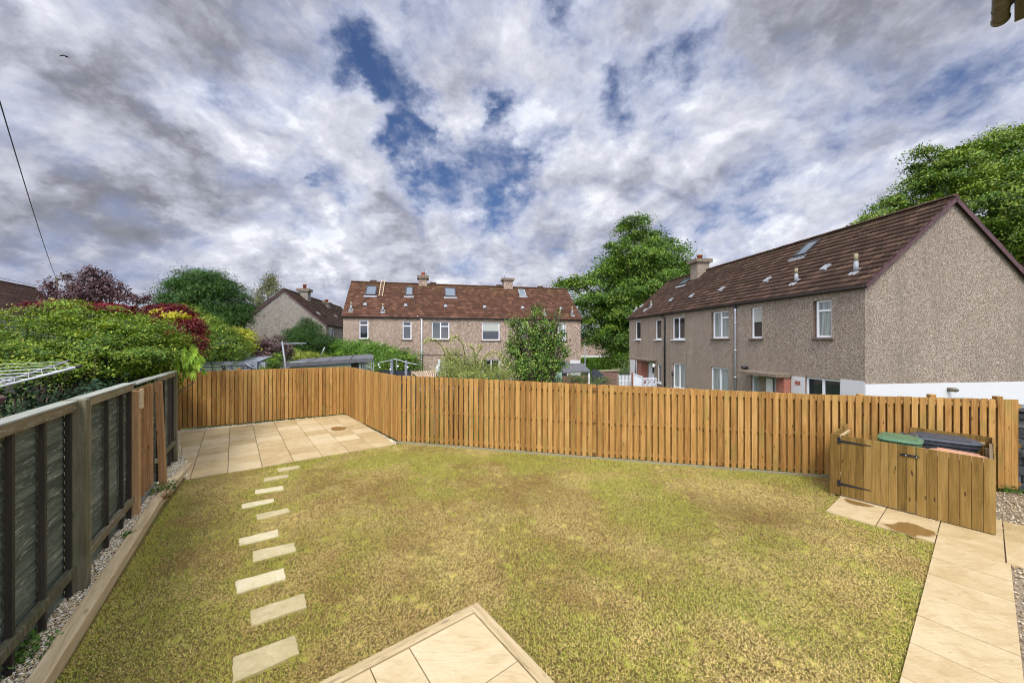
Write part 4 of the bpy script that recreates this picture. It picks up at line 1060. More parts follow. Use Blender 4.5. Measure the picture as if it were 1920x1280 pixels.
# ---------------------------------------------------------------- the terrace across the back
lf, rt = V(-12.30, 26.8, 0), V(5.78, 31.0, 0)
u = (rt - lf).normalized(); b = V(-u.y, u.x, 0)
h = House('house', 'pinkish pebbledashed terrace across the back with mossy red tiled roof', lf, u, b, (rt - lf).length, 6.82, -1.1, 4.66, 7.60, 'dash_far', 'tile_red')
h.window(673.4, 599.7, 690.7, 635, lights=(('h', .73, 0, 1),), sill='stone_sill')
h.window(754.6, 602, 771.5, 636, lights=(('h', .73, 0, 1),), sill='stone_sill')
h.window(809.4, 603, 842.5, 636, lights=(('v', .5), ('h', .74, .5, 1)), sill='stone_sill')
h.window(903.5, 604.4, 936.9, 637.7, kind='blind', sill='stone_sill')
h.window(974, 605.5, 990, 638, kind='net', sill='stone_sill')
h.window(1046, 606.6, 1061, 638.5, kind='net', lights=(('v', .7),), sill='stone_sill')
h.window(905, 674, 937, 708, lights=(('v', .5),), sill='stone_sill')
h.window(1036, 678, 1066, 708, sill='stone_sill')
h.window(673, 674, 700, 708, lights=(('v', .5),), sill='stone_sill'); h.window(745, 674, 775, 708, lights=(('v', .5),), sill='stone_sill')
h.walls(); h.tiles(over=.08); h.gutters(); h.verges(mat='lead', wide=.08, caps=False)
h.slab('white_band', 1069, 674.7, 1088, 712, .0, .012, 'render_white', zlow=-1.3)
h.pipe(791, 594, -1.1, 'white_paint', .05, elbow=-.3)
h.rooflight([(688.4, 538.4), (709.6, 538.4), (704, 554.7), (683, 554.7)]); h.rooflight([(761.5, 540), (775.6, 540), (774, 555.6), (758.7, 555.6)])
h.rooflight([(833.7, 541.5), (854.7, 541.5), (854.4, 557.5), (832.8, 557.5)]); h.rooflight([(971, 545), (983.7, 545), (985.6, 555.6), (974, 555.6)], fr='lead')
h.chimney(785, 801, 522, 545, (516.6, 522), [(789.7, 797, 509.7)]); h.chimney(945, 961.5, 525.6, 550, (521.5, 525.6), [])
h.aerial(800, 504, 518, 790, 821, 509.8); h.aerial(946, 510, 521, 946, 968.7, 512)
for x, y in ((684.7, 573.4), (760.6, 575), (835.6, 576.6), (908.7, 578), (980, 579.4), (1051.6, 581)): h.vent(x, y, dome=True)
h.flue(658.4, 566, 582, 1); h.flue(718, 569, 584, 1); h.flue(1020.7, 579, 589, 1); h.flue(1073, 575, 591, 1)
for x in (700, 812, 936, 1013):
    po = V(h.o.x, h.o.y, 0) + h.b * h.W / 2; p = h.ray(x, 530, po, h.n); q = V(p.x, p.y, h.zr + .1); m_ = MB(); m_.par(q - h.u * .25 - h.b * .1, h.u * .5, h.b * .2, V(0, 0, .14)); m_.build('ridge_vent', MAT['tile_brown'], h.root)
HF = h
# ladder left hooked over the ridge
lt = [h.roof(718, 531), h.roof(726, 531), h.roof(718, 558.5), h.roof(710, 558.5)]
m_ = MB(); cx0, cx1 = lt[3][0], lt[2][0]; t0 = lt[2][1]; t1 = h.rl + .1
for x in (cx0, cx1 - .05): m_.par(h.R3(x, t0, .13), h.u * .05, h.sl * (t1 - t0 + .2), h.rn * .07)
t = t0 + .15
while t < t1: m_.par(h.R3(cx0 + .05, t, .145), h.u * (cx1 - cx0 - .1), h.sl * .05, h.rn * .04); t += .33
c = h.R3(cx0, t0); tag(m_.build('roof_ladder', MAT['timber_tan'], loc=c), 'wooden ladder hooked over the ridge of the red tiled terrace roof', 'ladder')

# ---------------------------------------------------------------- gable end house behind the sheds
ap = P(532, 543, 31.6); u = V(-.174, 1, 0).normalized(); b = V(-u.y, u.x, 0)
if b.x > 0: b = -b                                     # front wall faces right; body goes left
o = V(ap.x, ap.y, 0) - b * 3.41
h = House('house', 'grey stained pebbledash house, its plain gable showing between birch and cypress', o, u, b, 17.0, 6.82, -1.1, ap.z - 2.94, ap.z, 'dash_old', 'tile_brown')
h.window(616.5, 614, 627, 636, lights=(('v', .5),), sill='stone_sill')
h.walls(); h.tiles(roll=.3, seg=4); h.gutters(); h.verges(mat='verge', caps=False, wide=.12)
po = V(h.o.x, h.o.y, 0) + h.b * h.W / 2
stack(h, 562.6, 580, 547, 542, (567.7, 574, 533.4), ap.y + 3.5); stack(h, 606, 618, 569, 567, (609, 615.5, 561.5), ap.y + 9)
h.vent(596, 589); h.vent(628, 594)

# ---------------------------------------------------------------- house at the far left, mostly behind the hedge
R0, R1 = V(-41.6, 29.9, 0), V(-43.7, 33.7, 0); ud = (R1 - R0).normalized(); bd = V(-ud.y, ud.x, 0)
if bd.dot(V(.87, .48, 0)) > 0: bd = -bd
o = R0 - ud * 13 - bd * 3.41
h = House('house', 'brown roofed house at the far left edge behind the green bush', o, ud, bd, 17.3, 6.82, -.9, 4.66, 7.60, 'dash_old', 'tile_left')
h.walls(); h.tiles(roll=.6, seg=3); h.gutters('upvc')
# ---------------------------------------------------------------- small distant house down the hill
ap = P(1107.5, 629, 60.0); u = V(.10, 1, 0).normalized(); b = V(-u.y, u.x, 0)
if b.x > 0: b = -b
o = V(ap.x, ap.y, 0) - b * 3.2
h = House('house', 'small distant gabled house with white base beyond the clipped hedge', o, u, b, 12, 6.4, -4.2, ap.z - 2.8, ap.z, 'dash_far', 'tile_red')
h.walls(); h.tiles(roll=.6, seg=2); h.gutters('upvc')
m_ = MB(); bo = h.W3(0, -4.4) - h.u * .015; m_.par(bo, h.b * 6.4, h.u * .014, V(0, 0, 4.9)); m_.build('white_base', MAT['render_white'], h.root)

# ---------------------------------------------------------------- eaves of the photographer's own house, top right corner
eo = P(1876, 37, 3.75)
ow = thing('own_house_eaves', 'dark brown gutter end and eaves corner at the top right', 'eaves', (eo.x, eo.y, eo.z))
m_ = MB(); st = eo; dirb = -E2
ring_n = 12
def gutter(m_, a, b, r):
    v = []; f = []; ax = (b - a).normalized(); sd = V(-ax.y, ax.x, 0)
    for P_ in (a, b):
        for rr_ in (r, r - .006):
            for k in range(ring_n + 1):
                an = math.pi + math.pi * k / ring_n; v.append(P_ + sd * math.cos(an) * rr_ + V(0, 0, math.sin(an) * rr_))
    n = ring_n + 1
    for k in range(ring_n):
        f += [(k, k + 1, 2 * n + k + 1, 2 * n + k), (n + k, 3 * n + k, 3 * n + k + 1, n + k + 1), (k, n + k, n + k + 1, k + 1), (2 * n + k, 2 * n + k + 1, 3 * n + k + 1, 3 * n + k)]
    f += [(0, 2 * n, 3 * n, n), (n - 1, 2 * n - 1, 4 * n - 1, 3 * n - 1), tuple(range(0, n))]
    m_.add(v, f, smooth=False)
gutter(m_, st, st + dirb * 5, .058); m_.build('gutter', MAT['own_gutter'], ow)
m_ = MB(); gutter(m_, st + E2 * .006, st + dirb * .05, .064); gutter(m_, st + dirb * .20, st + dirb * .225, .063); m_.build('gutter_stop_end', MAT['own_gutter'], ow)
side = -E1
m_ = MB(); k0 = st + side * .085 + E2 * .06 + V(0, 0, -.055); m_.par(k0, dirb * 5.2, side * .022, V(0, 0, .19)); m_.build('fascia', MAT['own_soffit'], ow)
m_ = MB(); k0 = st + side * .108 + E2 * .06 + V(0, 0, -.055)
m_.prism([k0, k0 + side * .9 + V(0, 0, .02), k0 + side * .9 + V(0, 0, .60), k0 + V(0, 0, .15)], dirb * .04); m_.build('bargeboard', MAT['own_soffit'], ow)
m_ = MB(); k1 = k0 + dirb * .042 + V(0, 0, .002); m_.par(k1, dirb * 5.1, side * .40, V(0, 0, .02)); m_.build('soffit', MAT['own_soffit'], ow)
m_ = MB(); k1 = st + side * .0 + E2 * .09 + V(0, 0, .10); m_.par(k1, dirb * 5.3, side * 1.1 + V(0, 0, .75), V(0, 0, .05)); m_.build('roof', MAT['tile_brown'], ow)
# ================================================================ planting
def unit(v): return v / np.maximum(1e-6, np.linalg.norm(v, axis=-1, keepdims=True))
def leaf_cloud(cen, nrm, size, cols, aspect=.55, droop=0.0, jit=.7, curl=.12):
    """one four-cornered leaf per centre; nrm says roughly where its face looks"""
    n = len(cen); nn = unit(nrm + RNG.normal(0, jit, (n, 3))); t = RNG.normal(0, 1, (n, 3)); t[:, 2] -= droop
    t = unit(t - nn * (t * nn).sum(-1, keepdims=True)); s = np.cross(nn, t)
    L = (size * RNG.uniform(.65, 1.3, n))[:, None]
    v = np.empty((n, 4, 3)); v[:, 0] = cen - t * L * .5; v[:, 2] = cen + t * L * .5 - nn * L * curl
    m = cen + t * L * RNG.uniform(-.12, .05, (n, 1)) + nn * L * curl * .6
    v[:, 1] = m + s * L * aspect * .5; v[:, 3] = m - s * L * aspect * .5
    return v.reshape(-1, 3), np.repeat(cols, 4, 0)
def blob_points(blobs, nclump, ncleaf, rc, flat=.55, shell=.55, cut=None):
    """clumps of foliage in ellipsoids; returns leaf centres, outward vectors, clump shade, height in crown"""
    w = np.array([b[3] * b[4] * b[5] for b in blobs]) ** (2 / 3); w = w / w.sum(); C, Nn, H = [], [], []
    for b, wi in zip(blobs, w):
        k = max(4, int(nclump * wi)); d = unit(RNG.normal(0, 1, (k, 3))); r = RNG.uniform(shell ** 3, 1, k) ** (1 / 3)
        r *= 1 + .14 * np.sin(d[:, 0] * 5 + b[0]) * np.cos(d[:, 2] * 6 + b[1]) 
        C.append(np.array(b[:3]) + d * r[:, None] * np.array(b[3:6])); Nn.append(d); H.append(d[:, 2])
    C = np.concatenate(C); Nn = np.concatenate(Nn)
    if cut is not None: k = cut(C); C, Nn = C[k], Nn[k]
    n = len(C) * ncleaf; idx = np.repeat(np.arange(len(C)), ncleaf)
    rr = rc * RNG.uniform(.6, 1.35, len(C)); off = RNG.normal(0, .5, (n, 3)) * rr[idx][:, None]; off[:, 2] *= flat
    off[:, 2] -= (off[:, 0] ** 2 + off[:, 1] ** 2) / rr[idx] * .35
    cl = RNG.random(len(C))[idx]
    return C[idx] + off, Nn[idx] + np.array([0, 0, .9]), cl, off[:, 2] / rr[idx]
def mixcol(n, cl, pal, var=.26, tip=None, tipw=None):
    pal = np.array(pal); pal = np.where((pal[:, 1:2] > pal[:, 0:1] * 1.15), pal * np.array([1.18, .97, .85]), pal); t = np.clip(cl * .7 + RNG.random(n) * .5 - .1, 0, .999) * (len(pal) - 1); i = t.astype(int); f = (t - i)[:, None]
    c = pal[i] * (1 - f) + pal[np.minimum(i + 1, len(pal) - 1)] * f
    if tip is not None: k = (RNG.random(n) < tipw)[:, None]; c = np.where(k, np.array(tip), c)
    return c * RNG.uniform(1 - var, 1 + var, (n, 1))
def limbs(mb, base, tops, r0, seed=0):
    rnd = random.Random(seed)
    for t in tops:
        t = Vector(t); b = Vector(base); pts = []; n = 7; sw = V(rnd.uniform(-.3, .3), rnd.uniform(-.3, .3), 0) * (t - b).length * .12
        for i in range(n + 1):
            f = i / n; p = b.lerp(t, f); p.x = b.x + (t.x - b.x) * f ** 1.4; p.y = b.y + (t.y - b.y) * f ** 1.4; p += sw * math.sin(f * math.pi); pts.append(p)
        mb.tube(pts, [r0 * (1 - .86 * i / n) for i in range(n + 1)], 7)
def tree(name, label, cat, base, trunk_h, r0, blobs, nclump, nleaf, rc, size, pal, group=None, flat=.55, shell=.55, aspect=.55, droop=.3, tip=None, tipw=.0,
         jit=.7, cut=None, stems=1, parts=('crown', 'trunk'), maxlimb=14, twigs=0, cap=None):
    bx, by, bz = base; t = thing(name, label, cat, (bx, by, bz), group)
    c, nr, cl, hh = blob_points(blobs, nclump, nleaf, rc, flat, shell, cut)
    tw = None if tip is None else np.clip(tipw * (1 + 1.6 * hh), 0, 1)
    col = mixcol(len(c), cl, pal, tip=tip, tipw=tw); v, k = leaf_cloud(c, nr, size, col, aspect, droop, jit)
    np_mesh(parts[0], v, 4, np.clip(k, 0, 1), MAT['leaf'], t)
    mb = MB(); rnd = random.Random(len(label))
    for s in range(stems):
        bb = V(bx + rnd.uniform(-.12, .12) * (stems > 1) * 3, by + rnd.uniform(-.12, .12) * (stems > 1) * 3, bz - .1); top = V(bx, by, bz + trunk_h)
        if stems == 1: mb.tube([bb, bb.lerp(top, .08), bb.lerp(top, .5), top], [r0 * 1.5, r0 * 1.1, r0, r0 * .85], 10)
        tg = []
        for b in blobs[:maxlimb]:
            if stems == 1 or rnd.random() < .6:
                tg.append((b[0] + rnd.uniform(-.4, .4) * b[3], b[1] + rnd.uniform(-.4, .4) * b[4], b[2] + rnd.uniform(0, .6) * b[5]))
                if twigs: tg += [(b[0] + rnd.uniform(-.8, .8) * b[3], b[1] + rnd.uniform(-.8, .8) * b[4], b[2] + rnd.uniform(-.3, .8) * b[5]) for _ in range(twigs)]
        limbs(mb, top if stems == 1 else bb, tg, r0 * (.62 if stems == 1 else 1), s)
    mb.build(parts[1], MAT['bark'], t)
    return t
def PB(px, py, Y, rx, rz, ry=None):                      # ellipsoid of foliage: centre by sight line and distance, radii in photo pixels
    p = P(px, py, Y); s = Y / F; return (p.x, p.y, p.z, rx * s, (ry if ry is not None else rx * s), rz * s)

GRN = [(.030, .085, .012), (.062, .155, .018), (.10, .22, .022), (.17, .30, .032)]
# big shrub overhanging the left fence
side2 = lambda C: side(C) & (C[:, 2] > 2.22 + .12 * np.sin(C[:, 0] * 4) - np.clip(C[:, 1] - 8.0, 0, 1) * .5)
side = lambda C: (C[:, 0] - LA.x) * LN.x + (C[:, 1] - LA.y) * LN.y < -.25 + np.clip((C[:, 2] - 2.3) * .8, 0, .45)
tree('spreading_shrub', 'large yellow green shrub spreading in tiers behind the left fence', 'shrub', (-9.0, 6.9, 0), .6, .07,
     [(-9.2, 6.8, 1.6, 2.0, 1.9, 1.72), (-8.3, 7.8, 1.75, 1.3, 1.4, 1.42), (-10.6, 6.6, 1.7, 1.8, 1.8, 1.45), (-9.6, 8.0, 2.0, 1.7, 1.5, 1.62), (-11.6, 7.6, 1.75, 1.9, 1.8, 1.5), (-7.9, 8.9, 1.75, .95, .8, 1.0), (-8.8, 8.6, 2.6, 1.05, .9, .85), (-8.2, 8.4, 2.35, .85, .8, .75), (-9.4, 8.6, 2.7, 1.1, .9, .85), (-8.2, 6.1, 1.5, .9, .9, 1.0), (-7.4, 5.3, 1.15, .75, .7, .75), (-9.3, 4.9, 1.1, 1.2, 1.0, .9), (-9.85, 8.0, 3.40, .6, .6, .36)],
     1750, 130, .32, .052, [(.026, .078, .008), (.065, .155, .012), (.125, .24, .018), (.22, .34, .028)], flat=.22, shell=.62, droop=.4, tip=(.36, .38, .045), tipw=.10, jit=.55, cut=side2, stems=4, parts=('foliage', 'stems'))
# low blue-green ivy under it, palette blackened to paint the shade beneath the canopy
tree('shrub', 'dark shaded low shrub with bluish leaves under the big bush behind the fence', 'shrub', (-6.6, 4.6, 0), .3, .03, [(-6.7, 4.5, 1.0, 1.1, .7, .75), (-6.0, 4.9, 1.1, .5, .5, .6), (-8.6, 7.2, 1.2, 1.9, 1.6, 1.0), (-9.0, 8.8, 1.2, 1.2, 1.0, 1.2)], 420, 40, .26, .09, [(.008, .028, .010), (.018, .055, .022), (.035, .09, .05)], cut=lambda C: (C[:, 0] - LA.x) * LN.x + (C[:, 1] - LA.y) * LN.y < -.65, stems=3, parts=('foliage', 'stems'))  # larger clumps added to fill in the dark under the bush
# red maple, in front of and above the shrub on the right
RED = [(.055, .008, .012), (.12, .014, .018), (.22, .024, .024)]
tree('red_maple', 'crimson feathery maple bulging beside the yellow green shrub', 'tree', (-10.2, 9.9, 0), 1.2, .06,
     [PB(350, 618, 10.0, 24, 28), PB(328, 590, 10.4, 26, 17), PB(302, 580, 10.8, 22, 9), PB(362, 642, 9.6, 16, 18)], 300, 60, .22, .075, RED, aspect=.28, droop=1.2, flat=.3, tip=(.34, .05, .03), tipw=.12, stems=3)
tree('yellow_shrub', 'bright yellow leaved branch glowing among the crimson maple', 'shrub', (-9.7, 9.9, 0), 1.2, .03, [PB(330, 590, 9.9, 16, 4), PB(348, 593, 9.8, 8, 3), PB(300, 583, 10.2, 12, 4)], 26, 30, .11, .06, [(.35, .34, .02), (.60, .55, .04)], stems=2, parts=('foliage', 'stems'))
tree('red_maple', 'crimson maple showing as a low red line behind the top of the big shrub', 'tree', (-14.2, 11.5, 0), 1.5, .07,
     [PB(140, 573, 11.2, 40, 9, .6), PB(190, 575, 11.3, 36, 8, .6), PB(222, 578, 11.5, 28, 8, .6), PB(98, 572, 11, 24, 8, .6)], 130, 50, .2, .08, [(.06, .008, .012), (.16, .014, .022), (.27, .03, .035)], aspect=.3, droop=.9, flat=.35, stems=3)
# purple leaved tree
PUR = [(.040, .020, .022), (.085, .040, .042), (.15, .085, .085), (.20, .14, .14)]
tree('purple_leaved_tree', 'purple brown leaved tree with separate upright branches behind the big shrub', 'tree', (-17.6, 15.6, -.3), 2.4, .11,
     [PB(100, 548, 15.5, 13, 20), PB(88, 535, 15.5, 9, 12), PB(132, 540, 15.5, 14, 24), PB(124, 520, 15.5, 9, 8), PB(167, 532, 15.5, 20, 28), PB(172, 507, 15.5, 10, 11), PB(186, 518, 15.5, 15, 16), PB(200, 540, 15.5, 24, 22), PB(150, 556, 15.5, 34, 16), PB(218, 545, 15.5, 12, 16), PB(238, 556, 15.5, 12, 12), PB(262, 562, 15.5, 9, 9), PB(272, 558, 15.5, 5, 6)],
     210, 26, .22, .115, PUR, flat=.8, shell=.2, droop=.8, twigs=1, maxlimb=13)
# dark conifer-like tree
DG = [(.016, .055, .009), (.032, .098, .014), (.060, .15, .022)]
tree('dark_evergreen_tree', 'broad dark green tree with pointed sprays left of the grey gable', 'tree', (-22.5, 26, -.8), 3, .3,
     [PB(372, 570, 26, 60, 46), PB(345, 545, 26, 30, 26), PB(384, 522, 26, 26, 20), PB(362, 528, 26, 30, 18), PB(410, 535, 26, 30, 26), PB(425, 565, 26, 36, 36), PB(438, 590, 26, 30, 24), PB(330, 580, 26, 34, 30), PB(380, 600, 25, 60, 26), PB(334, 522, 26, 5, 16), PB(424, 525, 26, 5, 16), PB(372, 508, 26, 5, 12), PB(352, 512, 26, 4, 12), PB(398, 514, 26, 4, 12), PB(444, 548, 26, 5, 16), PB(458, 570, 26, 6, 14), PB(312, 560, 26, 8, 14)],
     760, 80, .62, .15, DG, flat=.45, shell=.45, droop=.4, aspect=.32, jit=.8, tip=(.07, .17, .03), tipw=.15)
tree('birch_tree', 'thin airy birch rising behind the grey gable', 'tree', (-30.0, 45, -1.2), 4, .14,
     [PB(500, 535, 45, 14, 15), PB(506, 519, 45, 9, 9), PB(518, 548, 45, 14, 12), PB(486, 552, 45, 11, 12), PB(494, 572, 45, 20, 12), PB(478, 568, 45, 10, 10), PB(512, 530, 45, 12, 8)],
     150, 30, .65, .19, [(.07, .10, .035), (.13, .17, .06), (.20, .24, .10)], flat=.9, shell=.15, droop=1.0, twigs=1)
tree('conifer', 'small dark conifer peeping up left of the grey gable roof', 'tree', (-29, 42, -1.2), 3, .14, [PB(470, 590, 42, 14, 12), PB(462, 582, 42, 10, 10), PB(480, 578, 42, 8, 10)], 60, 30, .6, .22, [(.03, .06, .04), (.06, .10, .06)], droop=.5)
# mid-distance shrubs on the left
tree('leafy_shrub', 'dark green shrub filling in between the yellow green shrub and the crimson maple', 'shrub', (-11.3, 12.2, 0), .5, .05, [PB(262, 612, 12, 36, 30), PB(240, 592, 12, 44, 14), PB(285, 596, 12, 30, 16), PB(300, 620, 12, 36, 34), PB(322, 650, 11.6, 30, 34)], 240, 40, .26, .07, GRN, aspect=.45, stems=4, parts=('foliage', 'stems'))
LG = [(.055, .13, .015), (.12, .235, .028), (.22, .35, .05), (.32, .44, .09)]
tree('leafy_shrub', 'light green willowy shrub below the dark evergreen tree', 'shrub', (-12.6, 14.6, -.4), .5, .06, [PB(368, 600, 14.5, 26, 24), PB(352, 585, 14.5, 18, 16), PB(392, 622, 14.5, 32, 30), PB(372, 640, 14, 28, 32)], 300, 40, .26, .085, LG, aspect=.3, droop=.5, stems=4, parts=('foliage', 'stems'))
tree('leafy_shrub', 'rounded mid green shrub behind the slatted grey roof', 'shrub', (-10.4, 13.9, -.4), .5, .06, [PB(415, 640, 14, 30, 32), PB(440, 655, 14, 26, 24), PB(398, 662, 13.8, 26, 20)], 260, 40, .24, .07, GRN, aspect=.45, tip=(.40, .42, .05), tipw=.10, stems=4, parts=('foliage', 'stems'))
tree('yellow_shrub', 'golden yellow topped shrub in front of the grey gable wall', 'shrub', (-10.2, 15.2, -.5), .5, .05, [PB(444, 622, 15, 24, 10), PB(462, 632, 15, 18, 14), PB(428, 628, 15, 18, 9), PB(470, 648, 15, 14, 14)], 150, 40, .20, .07, [(.10, .19, .018), (.24, .32, .025), (.50, .47, .04)], stems=3, parts=('foliage', 'stems'))
tree('purple_shrub', 'loose dark purple shrub against the foot of the grey gable wall', 'shrub', (-9.7, 15.6, -.5), .4, .05, [PB(512, 646, 15.5, 28, 18), PB(488, 655, 15.4, 16, 18), PB(530, 660, 15.5, 18, 18), PB(500, 668, 15.3, 30, 12)], 170, 34, .22, .085, PUR, aspect=.5, shell=.3, tip=(.24, .20, .12), tipw=.14, stems=4, parts=('foliage', 'stems'))
tree('climbing_plant', 'dark green climber filling the gap between the slatted roof and the sage shed', 'plant', (-9.2, 14.6, -.3), .4, .03, [PB(510, 680, 14.4, 16, 14), PB(498, 690, 14.2, 12, 10), PB(522, 668, 14.5, 12, 8)], 80, 36, .17, .06, GRN, stems=3, parts=('foliage', 'stems'))
tree('leafy_shrub', 'pale green nettle-like plants standing above the sage shed roof', 'shrub', (-8.4, 19.2, -.8), .4, .03, [PB(562, 664, 19.2, 30, 8), PB(548, 655, 19.2, 10, 9), PB(585, 666, 19.2, 22, 6), PB(600, 668, 19.2, 16, 5)], 90, 30, .2, .085, [(.14, .24, .04), (.30, .40, .07)], aspect=.4, stems=4, parts=('foliage', 'stems'))
def conifer_cone(cx, cy, Y):
    return [PB(578, 612, Y, 18, 12), PB(576, 602, Y, 8, 8), PB(572, 628, Y, 34, 16), PB(585, 640, Y, 42, 16), PB(560, 645, Y, 30, 16), PB(604, 652, Y, 28, 14), PB(580, 662, Y, 44, 14), PB(552, 625, Y, 16, 12)]
tree('yew_bush', 'dark feathery yew bush before the grey gable house', 'shrub', (-12.2, 22, -1), 1, .16, conifer_cone(0, 0, 22), 620, 70, .42, .10, [(.012, .045, .006), (.026, .085, .011), (.055, .145, .018)], aspect=.28, flat=.5, shell=.5, droop=.2, jit=.9, parts=('foliage', 'stems'))
tree('hedge', 'bright green rounded hedge below the back terrace, left part', 'hedge', (-9.5, 22.5, -1), .5, .06, [PB(650, 654, 22, 28, 18), PB(680, 658, 22, 34, 20), PB(712, 662, 22, 34, 20), PB(640, 668, 22, 20, 16), PB(735, 668, 22, 24, 18)], 380, 44, .36, .10, [(.035, .11, .012), (.085, .22, .02), (.16, .33, .03)], flat=.7, shell=.6, stems=3, parts=('foliage', 'stems'))
tree('hedge', 'darker leafy bush right of the hedge behind the string lights', 'hedge', (-6.1, 20.5, -1), .5, .06, [PB(762, 672, 20, 24, 20), PB(740, 680, 20, 30, 20), PB(778, 690, 20, 14, 20), PB(714, 690, 20, 34, 16)], 280, 44, .32, .09, GRN, flat=.7, stems=3, parts=('foliage', 'stems'))

# arching wild shrub in the middle
AC = [(.10, .17, .04), (.20, .29, .07), (.32, .40, .13)]
tw = tree('wild_shrub', 'pale wild shrub with long arching leafy canes behind the long fence', 'shrub', (-1.9, 13.6, -.8), .4, .05,
     [PB(870, 700, 13.5, 60, 18), PB(905, 692, 13.5, 38, 18), PB(850, 668, 13.5, 16, 22), PB(845, 690, 13.3, 34, 22), PB(925, 702, 13, 34, 14), PB(885, 676, 13.5, 22, 18), PB(945, 705, 13, 20, 14), PB(800, 710, 13, 24, 10)],
     560, 30, .22, .055, AC, shell=.15, flat=.8, aspect=.45, stems=4, parts=('foliage', 'stems'), twigs=1)
canes = MB(); lv = []; lc = []
for pts in ([(838, 705), (836, 672), (830, 650), (815, 637), (800, 636), (796, 644)], [(868, 705), (872, 668), (868, 645), (858, 632), (850, 631), (846, 638)], [(900, 706), (905, 678), (912, 666), (924, 661), (938, 664), (944, 674)],
            [(888, 705), (892, 680), (888, 654), (880, 647)], [(850, 700), (842, 668), (838, 652)], [(860, 700), (848, 690), (842, 660)], [(930, 705), (940, 688), (955, 684)], [(905, 700), (890, 670), (902, 652), (897, 648)]):
    pp = [P(x, y, 13.4 + random.uniform(-.4, .4) * 0) for x, y in pts]
    fine = []
    for i in range(len(pp) - 1):
        for t in range(5): fine.append(pp[i].lerp(pp[i + 1], t / 5))
    fine.append(pp[-1]); canes.tube(fine, [.022 - .014 * i / len(fine) for i in range(len(fine))], 6)
    for i in range(3, len(fine)):
        for _ in range(16): q = fine[i]; lv.append((q.x + random.gauss(0, .055), q.y + random.gauss(0, .05), q.z + random.gauss(0, .05))); lc.append(random.random())
canes.build('arching_canes', MAT['bark'], tw)
lv = np.array(lv); lc = np.array(lc); vv, kk = leaf_cloud(lv, np.tile([0, -.3, 1.0], (len(lv), 1)), .055, mixcol(len(lv), lc, [(.16, .24, .05), (.34, .42, .12), (.46, .50, .20)])); np_mesh('cane_leaves', vv, 4, np.clip(kk, 0, 1), MAT['leaf'], tw)
# tall loose shrub
tree('tall_shrub', 'tall loose elder-like shrub before the right end of the back terrace', 'shrub', (.9, 14.0, -.8), .6, .07,
     [PB(1000, 690, 14, 52, 34), PB(975, 665, 14, 32, 30), PB(1025, 672, 14, 36, 28), PB(1005, 640, 14, 34, 28), PB(960, 640, 14, 12, 22), PB(985, 612, 14, 26, 18), PB(1020, 608, 14, 22, 16), PB(1003, 582, 14, 13, 14), PB(1042, 640, 14, 18, 14), PB(1056, 655, 14, 12, 12), PB(965, 602, 14, 10, 12), PB(1046, 588, 14, 6, 14), PB(1035, 612, 14, 10, 10), PB(1055, 625, 14, 9, 9)],
     560, 24, .26, .085, [(.024, .075, .009), (.05, .14, .014), (.095, .21, .024), (.17, .30, .05)], shell=.12, flat=.6, stems=5, parts=('foliage', 'stems'), twigs=2, tip=(.34, .42, .10), tipw=.12)
tree('bramble', 'dark bramble growing round the small felt roofed shed', 'plant', (3.4, 15.6, -.9), .3, .03, [PB(1078, 706, 16.3, 16, 10), PB(1092, 710, 16, 12, 8), PB(1126, 712, 16, 20, 6), PB(1040, 712, 15.5, 14, 8)], 90, 28, .22, .06, [(.04, .08, .02), (.09, .15, .04), (.16, .22, .09)], stems=4, parts=('foliage', 'stems'))

# chestnut behind the two terraces
CH = [(.024, .070, .009), (.052, .135, .013), (.095, .205, .020), (.16, .29, .032)]
cb = [PB(1195, 428, 40, 34, 20), PB(1188, 414, 40, 18, 8), PB(1232, 448, 40, 32, 18), PB(1162, 462, 40, 26, 16), PB(1258, 476, 40, 32, 18), PB(1216, 478, 39, 40, 20), PB(1282, 500, 40, 18, 12), PB(1176, 500, 39, 42, 20), PB(1246, 512, 39, 46, 20), PB(1130, 518, 40, 34, 16), PB(1096, 532, 40, 32, 14), PB(1070, 524, 40, 18, 8), PB(1056, 530, 40, 10, 7), PB(1208, 540, 38.5, 50, 20), PB(1150, 552, 39, 48, 20), PB(1108, 562, 39, 40, 18),
      PB(1180, 585, 38.5, 46, 20), PB(1128, 596, 39, 46, 20), PB(1150, 628, 38.5, 48, 20), PB(1188, 650, 38.5, 36, 20), PB(1160, 668, 38.5, 30, 18), PB(1112, 630, 39.5, 20, 14), PB(1135, 486, 40, 12, 8), PB(1128, 500, 40, 16, 9), PB(1200, 500, 41, 60, 60), PB(1160, 590, 41, 50, 50)]
tree('chestnut_tree', 'tall full green tree between the back terrace and the right house', 'tree', (13.5, 40, -2), 4.5, .5, cb, 620, 170, 1.15, .21, CH, flat=.36, shell=.62, droop=.5, aspect=.6, tip=(.20, .32, .045), tipw=.10, maxlimb=22)
